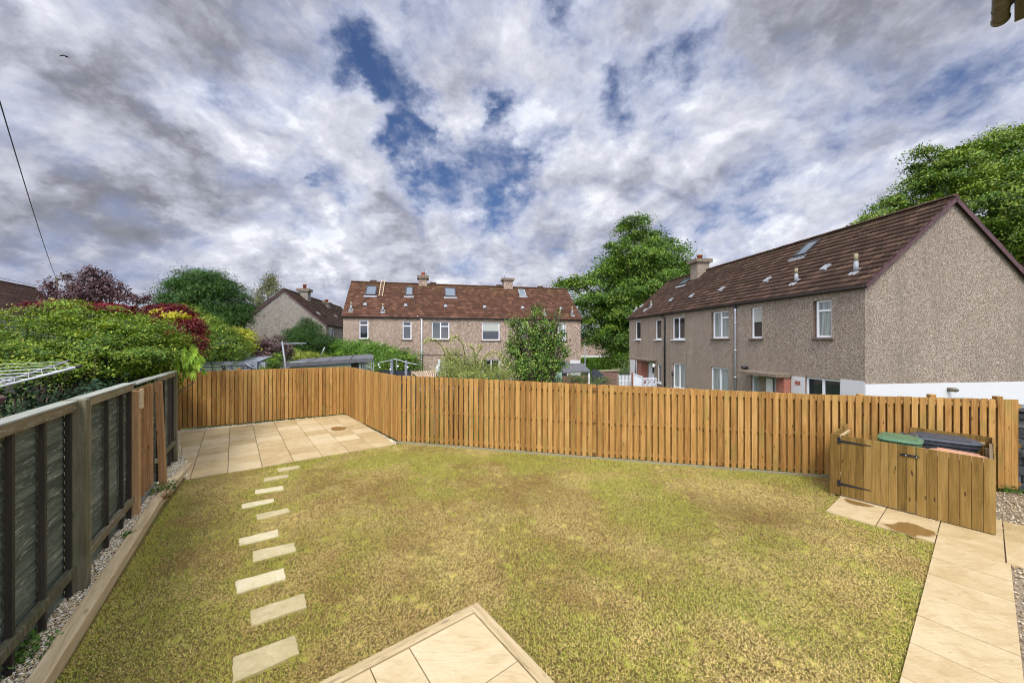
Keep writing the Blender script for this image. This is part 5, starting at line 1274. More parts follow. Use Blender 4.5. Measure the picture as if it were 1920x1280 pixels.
# big tree over the right house
tb = [PB(1880, 300, 27, 70, 52), PB(1800, 330, 27, 60, 46), PB(1760, 300, 27, 38, 26), PB(1925, 270, 27, 50, 46), PB(1905, 245, 27, 30, 22), PB(1850, 268, 27, 34, 14), PB(1740, 360, 27, 50, 32), PB(1700, 385, 27, 46, 18), PB(1660, 402, 27, 34, 11), PB(1632, 412, 27, 22, 8), PB(1840, 390, 26, 90, 50), PB(1930, 360, 26, 70, 70), PB(1900, 440, 26, 80, 50), PB(1960, 480, 26, 60, 60), PB(2000, 330, 27, 80, 90), PB(2060, 420, 27, 80, 90), PB(1665, 375, 27, 14, 6), PB(1725, 285, 27, 16, 12), PB(1720, 320, 27, 16, 24)]
tree('lime_tree', 'huge green tree spreading behind the roof of the right house', 'tree', (36.0, 27, -1.5), 5, .6, tb, 860, 170, .95, .155, [(.026, .075, .009), (.058, .145, .014), (.115, .225, .020), (.20, .31, .034)], flat=.27, shell=.62, droop=.6, aspect=.6, tip=(.28, .33, .05), tipw=.12, maxlimb=19)

# palmate plant over the end of the old fence
t = thing('palm_leaved_shrub', 'bright lime green shrub with long fingered leaves over the end post of the old fence', 'shrub', (-9.0, 9.0, 0))
L_, C_ = [], []
for k in range(90):
    px = random.gauss(350, 16); py = random.gauss(682, 16)
    if px + (py - 655) * .15 > 385 or py > 702: continue
    Yd = random.uniform(8.55, 9.1); c = P(min(max(px, 300), 380), py, Yd)
    ax = random.uniform(-.9, .5); up = random.uniform(-.9, .1)
    for j in range(7):
        a = ax + (j - 3) * .38; L = random.uniform(.14, .23) * (1 - .08 * abs(j - 3)); d = V(math.cos(a), -.25 + random.uniform(-.1, .1), math.sin(a) + up * .8).normalized(); s = V(-d.z, .3, d.x).normalized() * .020; e = c + d * L + V(0, 0, -L * .22); m = c + d * L * .5 + V(0, 0, .01)
        L_ += [tuple(c), tuple(m + s), tuple(e), tuple(m - s)]; f = random.random(); C_ += [(.14 + .18 * f, .29 + .15 * f, .025 + .02 * f)] * 4
np_mesh('foliage', np.array(L_), 4, np.array(C_), MAT['leaf'], t)
m_ = MB(); limbs(m_, (-9.0, 9.0, 0), [(-8.0, 8.9, 2.3), (-7.8, 8.9, 2.2), (-8.4, 8.9, 2.4), (-8.2, 8.8, 2.1)], .025, 2); m_.build('stems', MAT['bark'], t)

# little weeds in the gravel
def weed(label, x, y, z, n, r, col, up=.09):
    t = thing('weed', label, 'weed', (x, y, z)); c = np.array([x, y, z]) + RNG.normal(0, 1, (n, 3)) * np.array([r, r, 0]) + np.stack([0 * RNG.random(n), 0 * RNG.random(n), np.abs(RNG.normal(0, up, n)) + .01], -1)
    v, k = leaf_cloud(c, np.tile([0, 0, 1.0], (n, 1)), .045, mixcol(n, RNG.random(n), col)); np_mesh('foliage', v, 4, k, MAT['leaf'], t)
    m_ = MB()
    for _ in range(7): a = random.uniform(0, 6.3); m_.tube([(x, y, z - .01), (x + math.cos(a) * r * .8, y + math.sin(a) * r * .8, z + up)], .003, 4)
    m_.build('stems', MAT['bark'], t)
p = lp(2.95, .16, .06); weed('small green and red weed at the foot of the leaning orange post', p.x, p.y, p.z, 260, .12, [(.04, .11, .02), (.09, .20, .03), (.10, .16, .03)])
p = lp(2.55, .28, .06); weed('reddish brown weed in the gravel below the orange panel', p.x, p.y, p.z, 70, .05, [(.28, .08, .02), (.10, .15, .03)], .04)
p = G(14, 1240, .06); weed('feathery green weed in the gravel at the lower left corner', p.x, p.y, p.z, 420, .11, [(.05, .14, .02), (.10, .25, .04)], .07)
p = G(36, 1205, .06); weed('second green weed by the lower left corner, nearer the sleeper', p.x + .0, p.y, p.z, 160, .06, [(.05, .14, .02), (.10, .25, .04)], .05)
p = G(239, 1003, .09); weed('tiny green weed growing beside the sleeper', p.x, p.y, p.z, 50, .025, [(.06, .16, .02), (.12, .26, .04)], .02)
p = lp(.0, .13, .05); weed('tuft of green weed at the foot of the weathered post', p.x - .15, p.y - .1, p.z, 60, .05, [(.05, .13, .02), (.09, .2, .03)], .03)
p = V(9.55, 7.05, -.14); weed('green weed in the gravel at the end of the long fence', p.x, p.y, p.z, 160, .09, [(.05, .13, .02), (.11, .23, .04)], .05)

# clipped hedge and lamp post far off
t = thing('clipped_hedge', 'flat topped clipped hedge far off beside the lamp column', 'hedge', (10.7, 50, -2.2))
n = 9000; x = RNG.uniform(8.9, 13.6, n); f = RNG.random(n) < .7; y = np.where(f, 50 + RNG.normal(0, .06, n), RNG.uniform(50, 51.6, n)); z = np.where(f, RNG.uniform(-2.2, .48, n), .50 + RNG.normal(0, .05, n))
v, k = leaf_cloud(np.stack([x, y, z], -1), np.where(f[:, None], [0, -1., .3], [0, 0, 1.]), .14, mixcol(n, RNG.random(n), [(.05, .15, .015), (.10, .25, .02), (.17, .34, .03)])); np_mesh('foliage', v, 4, k, MAT['leaf'], t)
m_ = MB(); m_.par(V(9.0, 50.12, -2.2), V(4.5, 0, 0), V(0, 1.35, 0), V(0, 0, 2.62)); m_.build('stems', MAT['bark'], t)
# ================================================================ sheds and garden things beyond the fences
# sage green shed with felt roof
t = thing('garden_shed', 'sage green shed with a flat grey felt roof behind the far fence', 'shed', (-8.6, 15.2, -.3))
a, b_, c, d = P(537, 683.5, 14.6), P(700, 673, 15.6), P(667.5, 664.4, 17.3), P(525, 671, 16.2)
c = V(b_.x - .75, b_.y + 1.75, b_.z + .10); d = V(a.x - .35, a.y + 1.75, a.z + .10)
m_ = MB(); m_.prism([a, b_, c, d], V(0, 0, .055)); rfm = m_.build('roof', MAT['felt'], t)
for f in (.22, .46, .72):
    m_ = MB(); p0, p1 = a.lerp(b_, f), d.lerp(c, f); w = (b_ - a).normalized() * .05; m_.par(p0 + V(0, 0, .056), w, p1 - p0, V(0, 0, .012)); m_.build('felt_seam', MAT['gutter'], rfm)
m_ = MB(); e = (b_ - a); w = (d - a).normalized(); m_.par(a - w * .03 + V(0, 0, -.10), e, w * .03, V(0, 0, .155)); m_.par(b_ + V(0, 0, -.10) + e.normalized() * .002, c - b_, e.normalized() * .03, V(0, 0, .155)); m_.build('fascia', MAT['felt'], rfm)
m_ = MB(); a1 = a.lerp(b_, .02) + w * .12; b1 = a.lerp(b_, .84) + w * .12
for k in range(15):
    z = -.3 + k * .15; m_.par(V(a1.x, a1.y, z), V(b1.x - a1.x, b1.y - a1.y, 0), V(w.x, w.y, 0) * .03 + V(0, 0, 0), V(0, 0, min(.145, max(.02, b1.z - .02 - z))))
m_.par(V(a1.x, a1.y, -.3) + V(w.x, w.y, 0) * .031, V(b1.x - a1.x, b1.y - a1.y, 0), V(w.x, w.y, 0) * 1.4, V(0, 0, min(a1.z, b1.z) + .25)); m_.build('wall', MAT['green_paint'], t)
m_ = MB(); p0 = a1.lerp(b1, .86); m_.par(V(p0.x, p0.y, b1.z - .62) - w * .012, V(b1.x - a1.x, b1.y - a1.y, 0) * .11, w * .02, V(0, 0, .5)); m_.build('window', MAT['glass'], t)
m_ = MB()
for k in range(7): p0 = b1.lerp(b_, .1 + k * .15); m_.par(V(p0.x, p0.y, .2), V(.02, 0, 0), V(0, .02, 0), V(0, 0, 1.68))
for k in range(9): m_.tube([V(b1.x, b1.y - .01, .4 + k * .2), V(b_.x - .05, b_.y - .03, .5 + k * .16)], .011, 4)
m_.build('trellis', MAT['galv'], t)
# grey slatted structure
t = thing('slatted_shelter', 'grey blue slatted timber shelter top behind the far fence, left', 'shelter', (-10.8, 14.0, 0))
a, b_ = P(371, 683, 13.6), P(484, 681, 13.9); e = b_ - a; eu = e.normalized(); back = V(-eu.y, eu.x, 0)
m_ = MB(); m_.par(a + V(0, 0, .03), e, back * 1.1 + V(0, 0, .18), V(0, 0, .04)); m_.build('roof_boards', MAT['grey_stain'], t)
m_ = MB(); m_.par(a - back * .05 + V(0, 0, -.05), e, back * .05, V(0, 0, .14)); m_.build('fascia', MAT['grey_stain'], t)
m_ = MB()
for k in range(16): m_.par(a + V(0, 0, -.15 - k * .115), e, back * .02, V(0, 0, .065))
m_.build('slats', MAT['grey_stain'], t)
m_ = MB()
for f in (0, .5, .98): p0 = a.lerp(b_, f); m_.par(V(p0.x, p0.y, -.1) + back * .022, eu * .08, back * .08, V(0, 0, p0.z + .05))
m_.build('posts', MAT['grey_stain'], t)
m_ = MB(); p0 = a.lerp(b_, .80) - back * .09; m_.tube([p0 + V(0, 0, .02), a.lerp(b_, .97) - back * .09 + V(0, 0, -.22)], .035, 6); m_.par(a.lerp(b_, .95) - back * .08 + V(0, 0, -.4), eu * .10, back * .03, V(0, 0, .5)); m_.build('brace', MAT['grey_stain'], t)
m_ = MB(); p0 = P(485, 690, 14.0); m_.par(p0, V(.24, 0, 0), V(0, .3, 0), V(0, 0, .22)); m_.build('end_box', MAT['galv'], t)
# clothes pole
bp = P(536, 690, 13.95); t = thing('clothes_pole', 'grey metal clothes pole with crossbar beside the sage shed', 'clothes pole', (bp.x, bp.y, -.4))
m_ = MB(); m_.tube([V(bp.x + .03, bp.y, -.4), V(bp.x, bp.y, bp.z), P(529, 640, 13.95)], [.038, .035, .030], 10); m_.build('post', MAT['dull_metal'], t)
m_ = MB(); m_.tube([P(528, 644.5, 13.95), P(574, 643.5, 13.95)], .022, 8)
for x in (540, 552, 565): m_.tube([P(x, 644, 13.95), P(x, 647, 13.95)], .012, 5)
m_.build('crossbar', MAT['dull_metal'], t)
m_ = MB(); m_.tube([P(600, 668, 18.8), P(609, 651, 18.8)], .025, 6); q = P(600, 668, 18.8); tag(m_.build('garden_cane', MAT['galv'], loc=q), 'pale leaning cane standing above the sage shed roof', 'cane')
# charcoal fence, string lights
t = thing('charcoal_fence', 'charcoal stained board fence under the string lights', 'fence', (-6.0, 17.0, -.9)); a, b_ = P(702, 694.5, 16.5), P(783, 695, 17.2); m_ = MB(); n = 22
for k in range(n): p0 = a.lerp(b_, k / n); p1 = a.lerp(b_, (k + .93) / n); m_.par(V(p0.x, p0.y, -.9), V(p1.x - p0.x, p1.y - p0.y, 0), V(0, .02, 0), V(0, 0, p0.z + .9 + random.uniform(-.01, .01)))
m_.build('boards', MAT['dark_fence'], t)
ps = []
for x, y in ((734, 676), (761, 676)):
    q = P(x, y, 16.3); m_ = MB(); m_.par(V(q.x - .05, q.y, -.9), V(.10, 0, 0), V(0, .1, 0), V(0, 0, q.z + .9)); tag(m_.build('timber_post', MAT['grey_stain'], loc=(q.x, q.y, -.9)), 'grey timber post holding the string lights, %s' % ('left one' if x < 740 else 'right one'), 'post', 'posts of the string lights')
t = thing('string_lights', 'slack rope of small bulbs strung between grey posts', 'string lights', tuple(P(741, 673, 16.3)))
m_ = MB(); pts = [P(x, y, 16.25) for x, y in ((703, 681), (715, 679), (729, 676), (741, 673), (752, 676), (763, 680), (775, 682), (786, 684))]; m_.tube(pts, .018, 6); m_.tube([P(743, 673, 16.25), P(743.5, 694, 16.25)], .015, 5); m_.build('rope', MAT['galv'], t)
for x, y in ((710, 684), (712, 689), (746, 687), (732, 693), (764.5, 689)):
    q = P(x, y, 16.2); m_ = MB(); m_.tube([q + V(0, 0, .06), q + V(0, 0, .03), q, q + V(0, 0, -.04)], [.012, .035, .045, .015], 8); m_.build('bulb', MAT['upvc'], t)
# tan slatted roof
t = thing('slatted_pergola', 'tan slatted lean-to top poking over the corner of the long fence', 'pergola', (-3.9, 12.4, -.4)); A_, B_, C_2, D_ = P(771, 697, 12.9), P(815, 695.5, 13.2), P(815, 708, 11.5), P(784, 707.5, 11.5)
m_ = MB()
for k in range(11): f = k / 10; p0, p1 = A_.lerp(B_, f), D_.lerp(C_2, f); m_.par(p0, V(.035, 0, 0), p1 - p0, V(0, 0, .03))
m_.build('slats', MAT['timber_tan'], t); m_ = MB(); m_.par(A_ + V(0, 0, -.09), B_ - A_, V(0, .05, 0), V(0, 0, .085)); m_.par(V(A_.x, A_.y, -.6), V(.06, 0, 0), V(0, .06, 0), V(0, 0, A_.z + .52)); m_.par(V(B_.x - .06, B_.y, -.6), V(.06, 0, 0), V(0, .06, 0), V(0, 0, B_.z + .52)); m_.build('frame', MAT['timber_tan'], t)
# pale garden ornament / fleece
q = P(823, 676, 13.9); t = thing('fleece_cover', 'crumpled off white fleece draped over a plant frame', 'cover', (q.x, q.y, -.8)); m_ = MB(); rings = []
for i in range(9):
    f = i / 8; r = .03 + .09 * f ** .7
    for k in range(14): an = 6.283 * k / 14; rr_ = r * (1 + .25 * math.sin(k * 2.1 + i)); rings.append(V(q.x + math.cos(an) * rr_ + .03 * math.sin(i), q.y + math.sin(an) * rr_, q.z + .05 - f * .62))
m_.add(rings, [(i * 14 + k, i * 14 + (k + 1) % 14, (i + 1) * 14 + (k + 1) % 14, (i + 1) * 14 + k) for i in range(8) for k in range(14)] + [tuple(range(14))[::-1]], smooth=True); m_.build('cloth', MAT['white_paint'], t)
m_ = MB()
for k in range(3): an = 2.1 * k; m_.tube([V(q.x + math.cos(an) * .08, q.y + math.sin(an) * .08, -.8), V(q.x, q.y, q.z)], .012, 5)
m_.build('frame', MAT['timber_tan'], t)
m_ = MB(); m_.tube([P(784, 665.6, 21), P(866, 665.6, 22)], .03, 6); m_.tube([P(792, 666, 21), V(P(792, 666, 21).x, 21, -1)], .025, 5); m_.tube([P(860, 666, 22), V(P(860, 666, 22).x, 22, -1)], .025, 5); q = P(792, 666, 21); tag(m_.build('washing_line_frame', MAT['gutter'], loc=(q.x, q.y, -1)), 'thin dark rail on posts below the back terrace windows', 'rail')
# small shed with worn felt
t = thing('garden_shed', 'small old shed with ragged dark felt roof and reddish boards', 'shed', (3.1, 17.6, -.95)); a, b_, c, d = P(1052.5, 700, 16.6), P(1107, 697, 17.0), P(1093, 682.8, 18.0), P(1045.6, 683, 17.6)
m_ = MB(); m_.prism([a, b_, c, d], V(0, 0, .05)); m_.prism([d, c, c + V(.35, 1.3, -.42), d + V(.3, 1.3, -.42)], V(0, 0, .05)); m_.build('roof', MAT['felt'], t)
m_ = MB(); a1, b1 = a + V(.05, .1, -.02), b_ + V(-.06, .1, -.02)
for k in range(13): m_.par(V(a1.x, a1.y, -.95 + k * .165), V(b1.x - a1.x, b1.y - a1.y, 0), V(0, .03, 0), V(0, 0, .16))
m_.build('wall', MAT['brick_dark'], t)
m_ = MB(); m_.par(V(b1.x - .02, b1.y - .03, -.95), V(.07, 0, 0), V(0, .07, 0), V(0, 0, b1.z + .93)); m_.build('corner_post', MAT['white_paint'], t)
t = thing('green_cabinet', 'grey green cabinet beside the small old shed', 'cabinet', (2.2, 16.6, -.9)); q0 = P(1037, 699, 16.5); m_ = MB(); m_.par(V(q0.x, q0.y, -.9), V(.40, 0, 0), V(0, .5, 0), V(0, 0, q0.z + .9)); m_.build('body', MAT['green_paint'], t, bevel=.02); m_ = MB(); m_.par(V(q0.x + .2, q0.y - .006, -.8), V(.012, 0, 0), V(0, .005, 0), V(0, 0, q0.z + .7)); m_.build('door_gap', MAT['gutter'], t)
# brick wall with coping
t = thing('brick_wall', 'old brick garden wall with pale coping left of the white fence', 'wall', (5.1, 21, -1)); a, b_ = P(1117, 698, 20), P(1161, 699, 21)
m_ = MB(); m_.par(V(a.x, a.y, -1.2), V(b_.x - a.x, b_.y - a.y, 0), V(0, .22, 0), V(0, 0, a.z + 1.2)); m_.build('brickwork', MAT['brick_dark'], t)
m_ = MB(); m_.par(V(a.x - .05, a.y - .04, a.z + .002), V(b_.x - a.x + .1, b_.y - a.y, 0), V(0, .30, 0), V(0, 0, .09)); m_.build('coping', MAT['concrete'], t)
m_ = MB(); m_.par(V(b_.x - .42, b_.y - .08, -1.2), V(.40, 0, 0), V(0, .07, 0), V(0, 0, b_.z + 1.15)); m_.build('rough_pier', MAT['dash_old'], t)
q0, q1 = P(1111, 692, 19.2), P(1133, 702, 19.2); m_ = MB(); m_.prism([V(q0.x, q0.y, -1), V(q1.x, q1.y, -1), V(q1.x, q1.y, q1.z - .05), V(q0.x + .3, q0.y, q0.z - .05), V(q0.x, q0.y, q0.z)], V(0, .12, 0)); tag(m_.build('slate_panel', MAT['dark_fence'], loc=(q0.x, q0.y, -1)), 'dark slate coloured panel leaning before the brick wall', 'panel')
# white picket fence, rusty post, white boards, screen blocks
t = thing('picket_fence', 'white vertical picket fence left of the right house', 'fence', (6.5, 22, -1)); a, b_ = P(1160.6, 703, 22), P(1184, 703, 22.5); m_ = MB(); n = 9
for k in range(n): p0 = a.lerp(b_, k / n); m_.par(V(p0.x, p0.y, -1), (b_ - a) * .075, V(0, .025, 0), V(0, 0, p0.z + 1))
m_.build('pickets', MAT['white_paint'], t); m_ = MB()
for z in (-.6, .35): m_.par(V(a.x, a.y + .03, z), V(b_.x - a.x, b_.y - a.y, 0), V(0, .04, 0), V(0, 0, .08))
m_.build('rails', MAT['white_paint'], t)
q = P(1185.5, 699, 22); m_ = MB(); m_.tube([V(q.x, q.y, -1), V(q.x, q.y, q.z), V(q.x, q.y, q.z + .03)], [.045, .045, .06], 10); tag(m_.build('rusty_post', MAT['clay'], loc=(q.x, q.y, -1)), 'rusty metal post between white fence and white boarding', 'post')
t = thing('white_boarding', 'white boarding with sloping top beside the rusty post', 'fence', (7.3, 22, -1)); a, b_ = P(1187, 701, 22), P(1205, 707, 21.4); m_ = MB(); m_.prism([V(a.x, a.y, -1), V(b_.x, b_.y, -1), b_, a], V(0, .05, 0)); m_.build('boards', MAT['white_paint'], t); m_ = MB(); m_.par(a + V(-.02, -.03, .002), b_ - a, V(0, .12, 0), V(0, 0, .06)); m_.build('coping', MAT['white_paint'], t)
t = thing('screen_block_wall', 'low white pierced screen block wall with round openings by the door', 'wall', (7.8, 21.3, -1)); a, b_ = P(1205.5, 710.5, 21.2), P(1231, 710.5, 20.3); n = 3; e = (b_ - a) / n; bw_ = e.length; eu = e.normalized(); m_ = MB()
m_.par(a + V(0, -.01, .0) - eu * .02, (b_ - a) + eu * .04, V(0, .14, 0), V(0, 0, .05))
for i in range(n):
    for j in range(3):
        c = a + e * (i + .5) + V(0, 0, -.02 - bw_ * (j + .5)); f = bw_ / 2
        for s0 in range(16):
            a0_, a1_ = math.pi * 2 * s0 / 16, math.pi * 2 * (s0 + 1) / 16; ri, ro = f * .66, f * .86
            pt = lambda r, an: c + eu * (math.cos(an) * r) + V(0, 0, math.sin(an) * r)
            m_.prism([pt(ri, a0_), pt(ro, a0_), pt(ro, a1_), pt(ri, a1_)][::-1], V(0, .10, 0))
        o = c - eu * f * .995 - V(0, 0, f * .995); m_.par(o, eu * f * 1.99, V(0, .10, 0), V(0, 0, f * .10)); m_.par(o + V(0, 0, f * .102), eu * f * .10, V(0, .101, 0), V(0, 0, f * 1.88)); m_.par(o + V(0, 0, f * .102) + eu * f * 1.89, eu * f * .10, V(0, .101, 0), V(0, 0, f * 1.88))
m_.build('blocks', MAT['white_paint'], t)
q = P(1261, 700, 19.5); m_ = MB(); m_.tube([V(q.x, q.y, -1), V(q.x, q.y, q.z - .1)], .03, 7); m_.tube([V(q.x, q.y, q.z - .1), V(q.x, q.y, q.z + .12)], .055, 8); tag(m_.build('bollard_light', MAT['black_plastic'], loc=(q.x, q.y, -1)), 'black topped bollard lamp in front of the right house', 'lamp')
# lamp column
q = P(1097, 642, 47); t = thing('lamp_column', 'thin pale lamp column far off beside the clipped hedge', 'street lamp', (q.x, q.y, -2)); m_ = MB(); m_.tube([V(q.x, q.y, -2), V(q.x, q.y, 0), V(q.x, q.y, .02), V(q.x, q.y, q.z)], [.10, .10, .06, .05], 8); m_.build('column', MAT['galv'], t); m_ = MB(); m_.box(V(q.x - .12, q.y, q.z + .03), .45, .18, .09); m_.build('lamp_head', MAT['galv'], t, bevel=.02)
# stone wall on the right edge
t = thing('stone_wall', 'rough grey stone wall at the right edge beyond the fence end', 'wall', (10.2, 7.0, -.15))
rnd = random.Random(3); m_ = MB(); o = V(10.02, 7.25, 0); e = V(.80, -.62, 0).normalized(); e = V(-.05, -1, 0).normalized(); sd = V(1, -.05, 0)
z = -.2
while z < 1.32:
    hh = rnd.uniform(.13, .24); x = -1.2
    while x < 2.2:
        w = rnd.uniform(.2, .5); inn = rnd.uniform(0, .05); c0 = o + e * x + sd * (.0 + inn); m_.chbox(V(c0.x, c0.y, z), e * (w - .015), sd * .4, V(0, 0, min(hh, 1.36 - z) - .015), .02); x += w
    z += hh
k = M('grey_stone', .95, .15); nz = k.noise(7, 6, .7); mz = k.noise(1.6, 5, .6)
cc = k.ramp(k.math('ADD', k.math('MULTIPLY', nz, .7), k.math('MULTIPLY', k.tr, .3)), [(.2, (.07, .075, .075)), (.5, (.20, .21, .21)), (.8, (.42, .43, .42))]); sx = k.sep()
k.color(k.mix(k.mr(mz, .45, .62, 0, .8), cc, (.03, .035, .022))).bump(nz, .8, .02); m_.build('stones', k.m, t, bevel=.01)
m_ = MB(); m_.par(o + e * -1.2 + sd * -.03 + V(0, 0, 1.36), e * 3.4, sd * .5, V(0, 0, .09)); m_.build('coping', k.m, t, bevel=.012)

# ================================================================ rotary airer
hub = V(-7.05, 4.50, 1.98); t = thing('rotary_airer', 'aluminium rotary clothes airer opened behind the left fence', 'clothes airer', (hub.x, hub.y, 0))
m_ = MB(); m_.tube([V(hub.x, hub.y, 0), V(hub.x, hub.y, 2.62)], .025, 12); m_.build('pole', MAT['pale_metal'], t)
m_ = MB(); m_.tube([hub - V(0, 0, .06), hub + V(0, 0, .06)], .05, 12); m_.tube([V(hub.x, hub.y, 2.46), V(hub.x, hub.y, 2.54)], .045, 12); m_.build('hub', MAT['black_plastic'], t)
tips = [P(146, 687.5, 4.70)]; dx, dy = tips[0].x - hub.x, tips[0].y - hub.y; ztip = tips[0].z
tips = [V(hub.x + dx * c - dy * s, hub.y + dx * s + dy * c, ztip) for c, s in ((1, 0), (0, 1), (-1, 0), (0, -1))]
for tp in tips:
    m_ = MB(); m_.tube([hub, tp], .017, 8); ar = m_.build('arm', MAT['pale_metal'], t); m_ = MB(); dd = (tp - hub).normalized(); m_.tube([tp - dd * .01, tp + dd * .035], .021, 8); m_.build('end_cap', MAT['black_plastic'], ar)
    m_ = MB(); m_.tube([V(hub.x, hub.y, 2.5), hub.lerp(tp, .55)], .009, 6); m_.build('stay', MAT['pale_metal'], t)
m_ = MB()
for k in range(6):
    f = .42 + .11 * k; rg = [hub.lerp(tp, f) + V(0, 0, .012) for tp in tips]
    for i in range(4):
        a_, b2 = rg[i], rg[(i + 1) % 4]; mid = (a_ + b2) / 2 - V(0, 0, .03); m_.tube([a_, mid, b2], .0022, 4)
m_.build('washing_lines', MAT['upvc'], t)
# folded parasol edge at the far left
q = P(-36, 752, 3.9); t = thing('folded_parasol', 'plum coloured folded parasol tip at the left picture edge', 'parasol', (q.x - .18, q.y, 0))
m_ = MB(); c0 = V(q.x - .18, q.y, 0); m_.tube([c0, c0 + V(0, 0, 2.35)], .018, 8); m_.build('pole', MAT['gutter'], t)
m_ = MB(); rings = []
for i, (zz, r) in enumerate(((2.33, .02), (2.25, .05), (2.12, .22), (2.06, .20), (1.9, .10), (1.5, .09), (1.2, .07))):
    for k in range(12): an = 6.283 * k / 12; rr_ = r * (1 + .35 * (k % 2)); rings.append(c0 + V(math.cos(an) * rr_, math.sin(an) * rr_, zz))
m_.add(rings, [(i * 12 + k, (i + 1) * 12 + k, (i + 1) * 12 + (k + 1) % 12, i * 12 + (k + 1) % 12) for i in range(6) for k in range(12)]); m_.build('canopy', MAT['verge'], t)

# ================================================================ wires and gulls
def wire(a, b, sag, r, label):
    m_ = MB(); pts = []
    for i in range(25): f = i / 24; p = a.lerp(b, f); p.z -= sag * 4 * f * (1 - f); pts.append(p)
    m_.tube(pts, r, 5); tag(m_.build('overhead_wire', MAT['black_plastic'], loc=tuple(pts[0])), label, 'wire')
wire(P(-60, -10, 7.5), P(106, 524, 34), .35, .016, 'single dark telephone wire slanting down the left of the sky')
wire(P(-80, 500, 30), P(100, 539, 46), .2, .022, 'upper wire running behind the purple leaved tree')
wire(P(-80, 514, 30), P(104, 541, 46), .1, .018, 'second wire close under the first, above the left roof'); wire(P(-80, 517, 30), P(110, 546, 46), .1, .018, 'lowest of the three thin wires above the left roof')
q = V(P(106, 524, 34).x, 34, 0); t = thing('telegraph_pole', 'telegraph pole top hidden in the purple leaved tree', 'pole', (q.x, q.y, -1)); m_ = MB(); m_.tube([V(q.x, q.y, -1), V(q.x, q.y, P(106, 520, 34).z)], [.14, .10], 10); m_.build('pole', MAT['bark'], t)
def gull(px, py, Y, span, label, tilt):
    c = P(px, py, Y); m_ = MB(); s = span / 2; X = V(math.cos(tilt), 0, -math.sin(tilt)); Yv = V(0, 1, 0); Z = V(math.sin(tilt), 0, math.cos(tilt)); v = []; f = []
    st = [(-1, -.34, -.16, .04), (-.86, .04, -.02, .16), (-.55, .12, .0, .20), (-.14, .02, .0, .24), (0, .04, .0, .26), (.14, .02, .0, .24), (.55, .03, .0, .20), (.9, -.22, -.02, .12), (1.05, -.32, -.12, .03)]
    for x, z, y0, w in st:
        th = .02 if abs(x) > .13 else .07
        for dy, dz in ((y0 - w / 2, 0), (y0, th), (y0 + w / 2, 0), (y0, -th)): v.append(c + X * x * s + Yv * dy * s * 1.6 + Z * (z * s + dz * s))
    n = len(st)
    for i in range(n - 1):
        for k in range(4): f.append((i * 4 + k, i * 4 + (k + 1) % 4, (i + 1) * 4 + (k + 1) % 4, (i + 1) * 4 + k))
    f += [(0, 1, 2, 3), tuple((n - 1) * 4 + k for k in (3, 2, 1, 0))]; m_.add(v, f, smooth=True)
    m_.tube([c - Yv * s * .5 + X * s * .10, c - Yv * s * .3, c, c + Yv * s * .4], [s * .03, s * .09, s * .12, s * .03], 8)
    tag(m_.build('gull', MAT['gutter'], loc=tuple(c)), label, 'bird', 'gulls in the sky')
gull(123, 106, 32, .85, 'dark gull gliding at the upper left of the sky', .12); gull(576, 333, 60, .80, 'tiny distant gull over the middle of the clouds', -.15)

# ================================================================ bin store and bins
t = thing('bin_store', 'open topped pine bin store with black hinged gate beside the path', 'bin store', (B0.x, B0.y, g(B0.x, B0.y)))
ef = -E1; es = E2; nf = -E2                              # along the front, back along the side, out of the front
LB = 1.876; ztop = lambda s: 1.022 - .009 * s
def fs(px): r = (px - CX) / F; return (r * B0.y - B0.x) / (ef.x - ef.y * r)
def bpanel(name, s0, s1, out=0.0, zlift=0.0, pitch=.105, mat='store'):
    m_ = MB(); n = max(1, round((s1 - s0) / pitch)); w = (s1 - s0) / n
    for k in range(n):
        p0 = B0 + ef * (s0 + k * w) + nf * out; z0 = g(p0.x, p0.y) + .03 + zlift; m_.chbox(V(p0.x, p0.y, z0), ef * (w - .0035), es * .018, V(0, 0, ztop(s0 + k * w) - z0 + random.uniform(-.003, .003)), .003)
    return m_.build(name, MAT[mat], t)
g0, g1 = fs(1576.5), fs(1717)
bpanel('front_boards', 0, g0 - .006); gate = bpanel('gate', g0, g1, .004, .012); bpanel('front_boards', g1 + .008, LB)
for h_ in (.90, .12):                                   # strap hinges
    m_ = MB(); p0 = B0 + ef * (g0 + .0) + nf * .0085 + V(0, 0, h_ + .02 - .03); m_.prism([p0, p0 + ef * .40 + V(0, 0, .018), p0 + ef * .40 + V(0, 0, .030), p0 + V(0, 0, .045)], nf * .005)
    q0 = B0 + ef * (g0 - .045) + nf * .006 + V(0, 0, h_ - .035); m_.par(q0, ef * .04, nf * .006, V(0, 0, .115)); m_.tube([q0 + ef * .042 + nf * .006 + V(0, 0, .025), q0 + ef * .042 + nf * .006 + V(0, 0, .09)], .008, 8); m_.build('hinge', MAT['black_plastic'], gate)
m_ = MB(); s0, s1 = fs(1688), fs(1721.5); zc = ztop(s0) - .155; p0 = B0 + ef * s0 + nf * .0085; m_.par(p0 + V(0, 0, zc - .016), ef * (s1 - s0), nf * .004, V(0, 0, .034)); m_.tube([p0 + nf * .014 + V(0, 0, zc) + ef * .01, p0 + nf * .014 + V(0, 0, zc) + ef * (s1 - s0 + .02)], .007, 8)
for f in (.15, .6, .9): m_.box(p0 + ef * ((s1 - s0) * f) + nf * .012 + V(0, 0, zc), .014, .018, .036, math.atan2(ef.y, ef.x))
o = m_.build('bolt', MAT['black_plastic'], gate); m_ = MB()
for f in (.33, .93): m_.box(p0 + ef * ((s1 - s0) * f) + nf * .016 + V(0, 0, zc - .002), .010, .014, .016, math.atan2(ef.y, ef.x))
m_.build('bolt_pin', MAT['steel_white'], o)
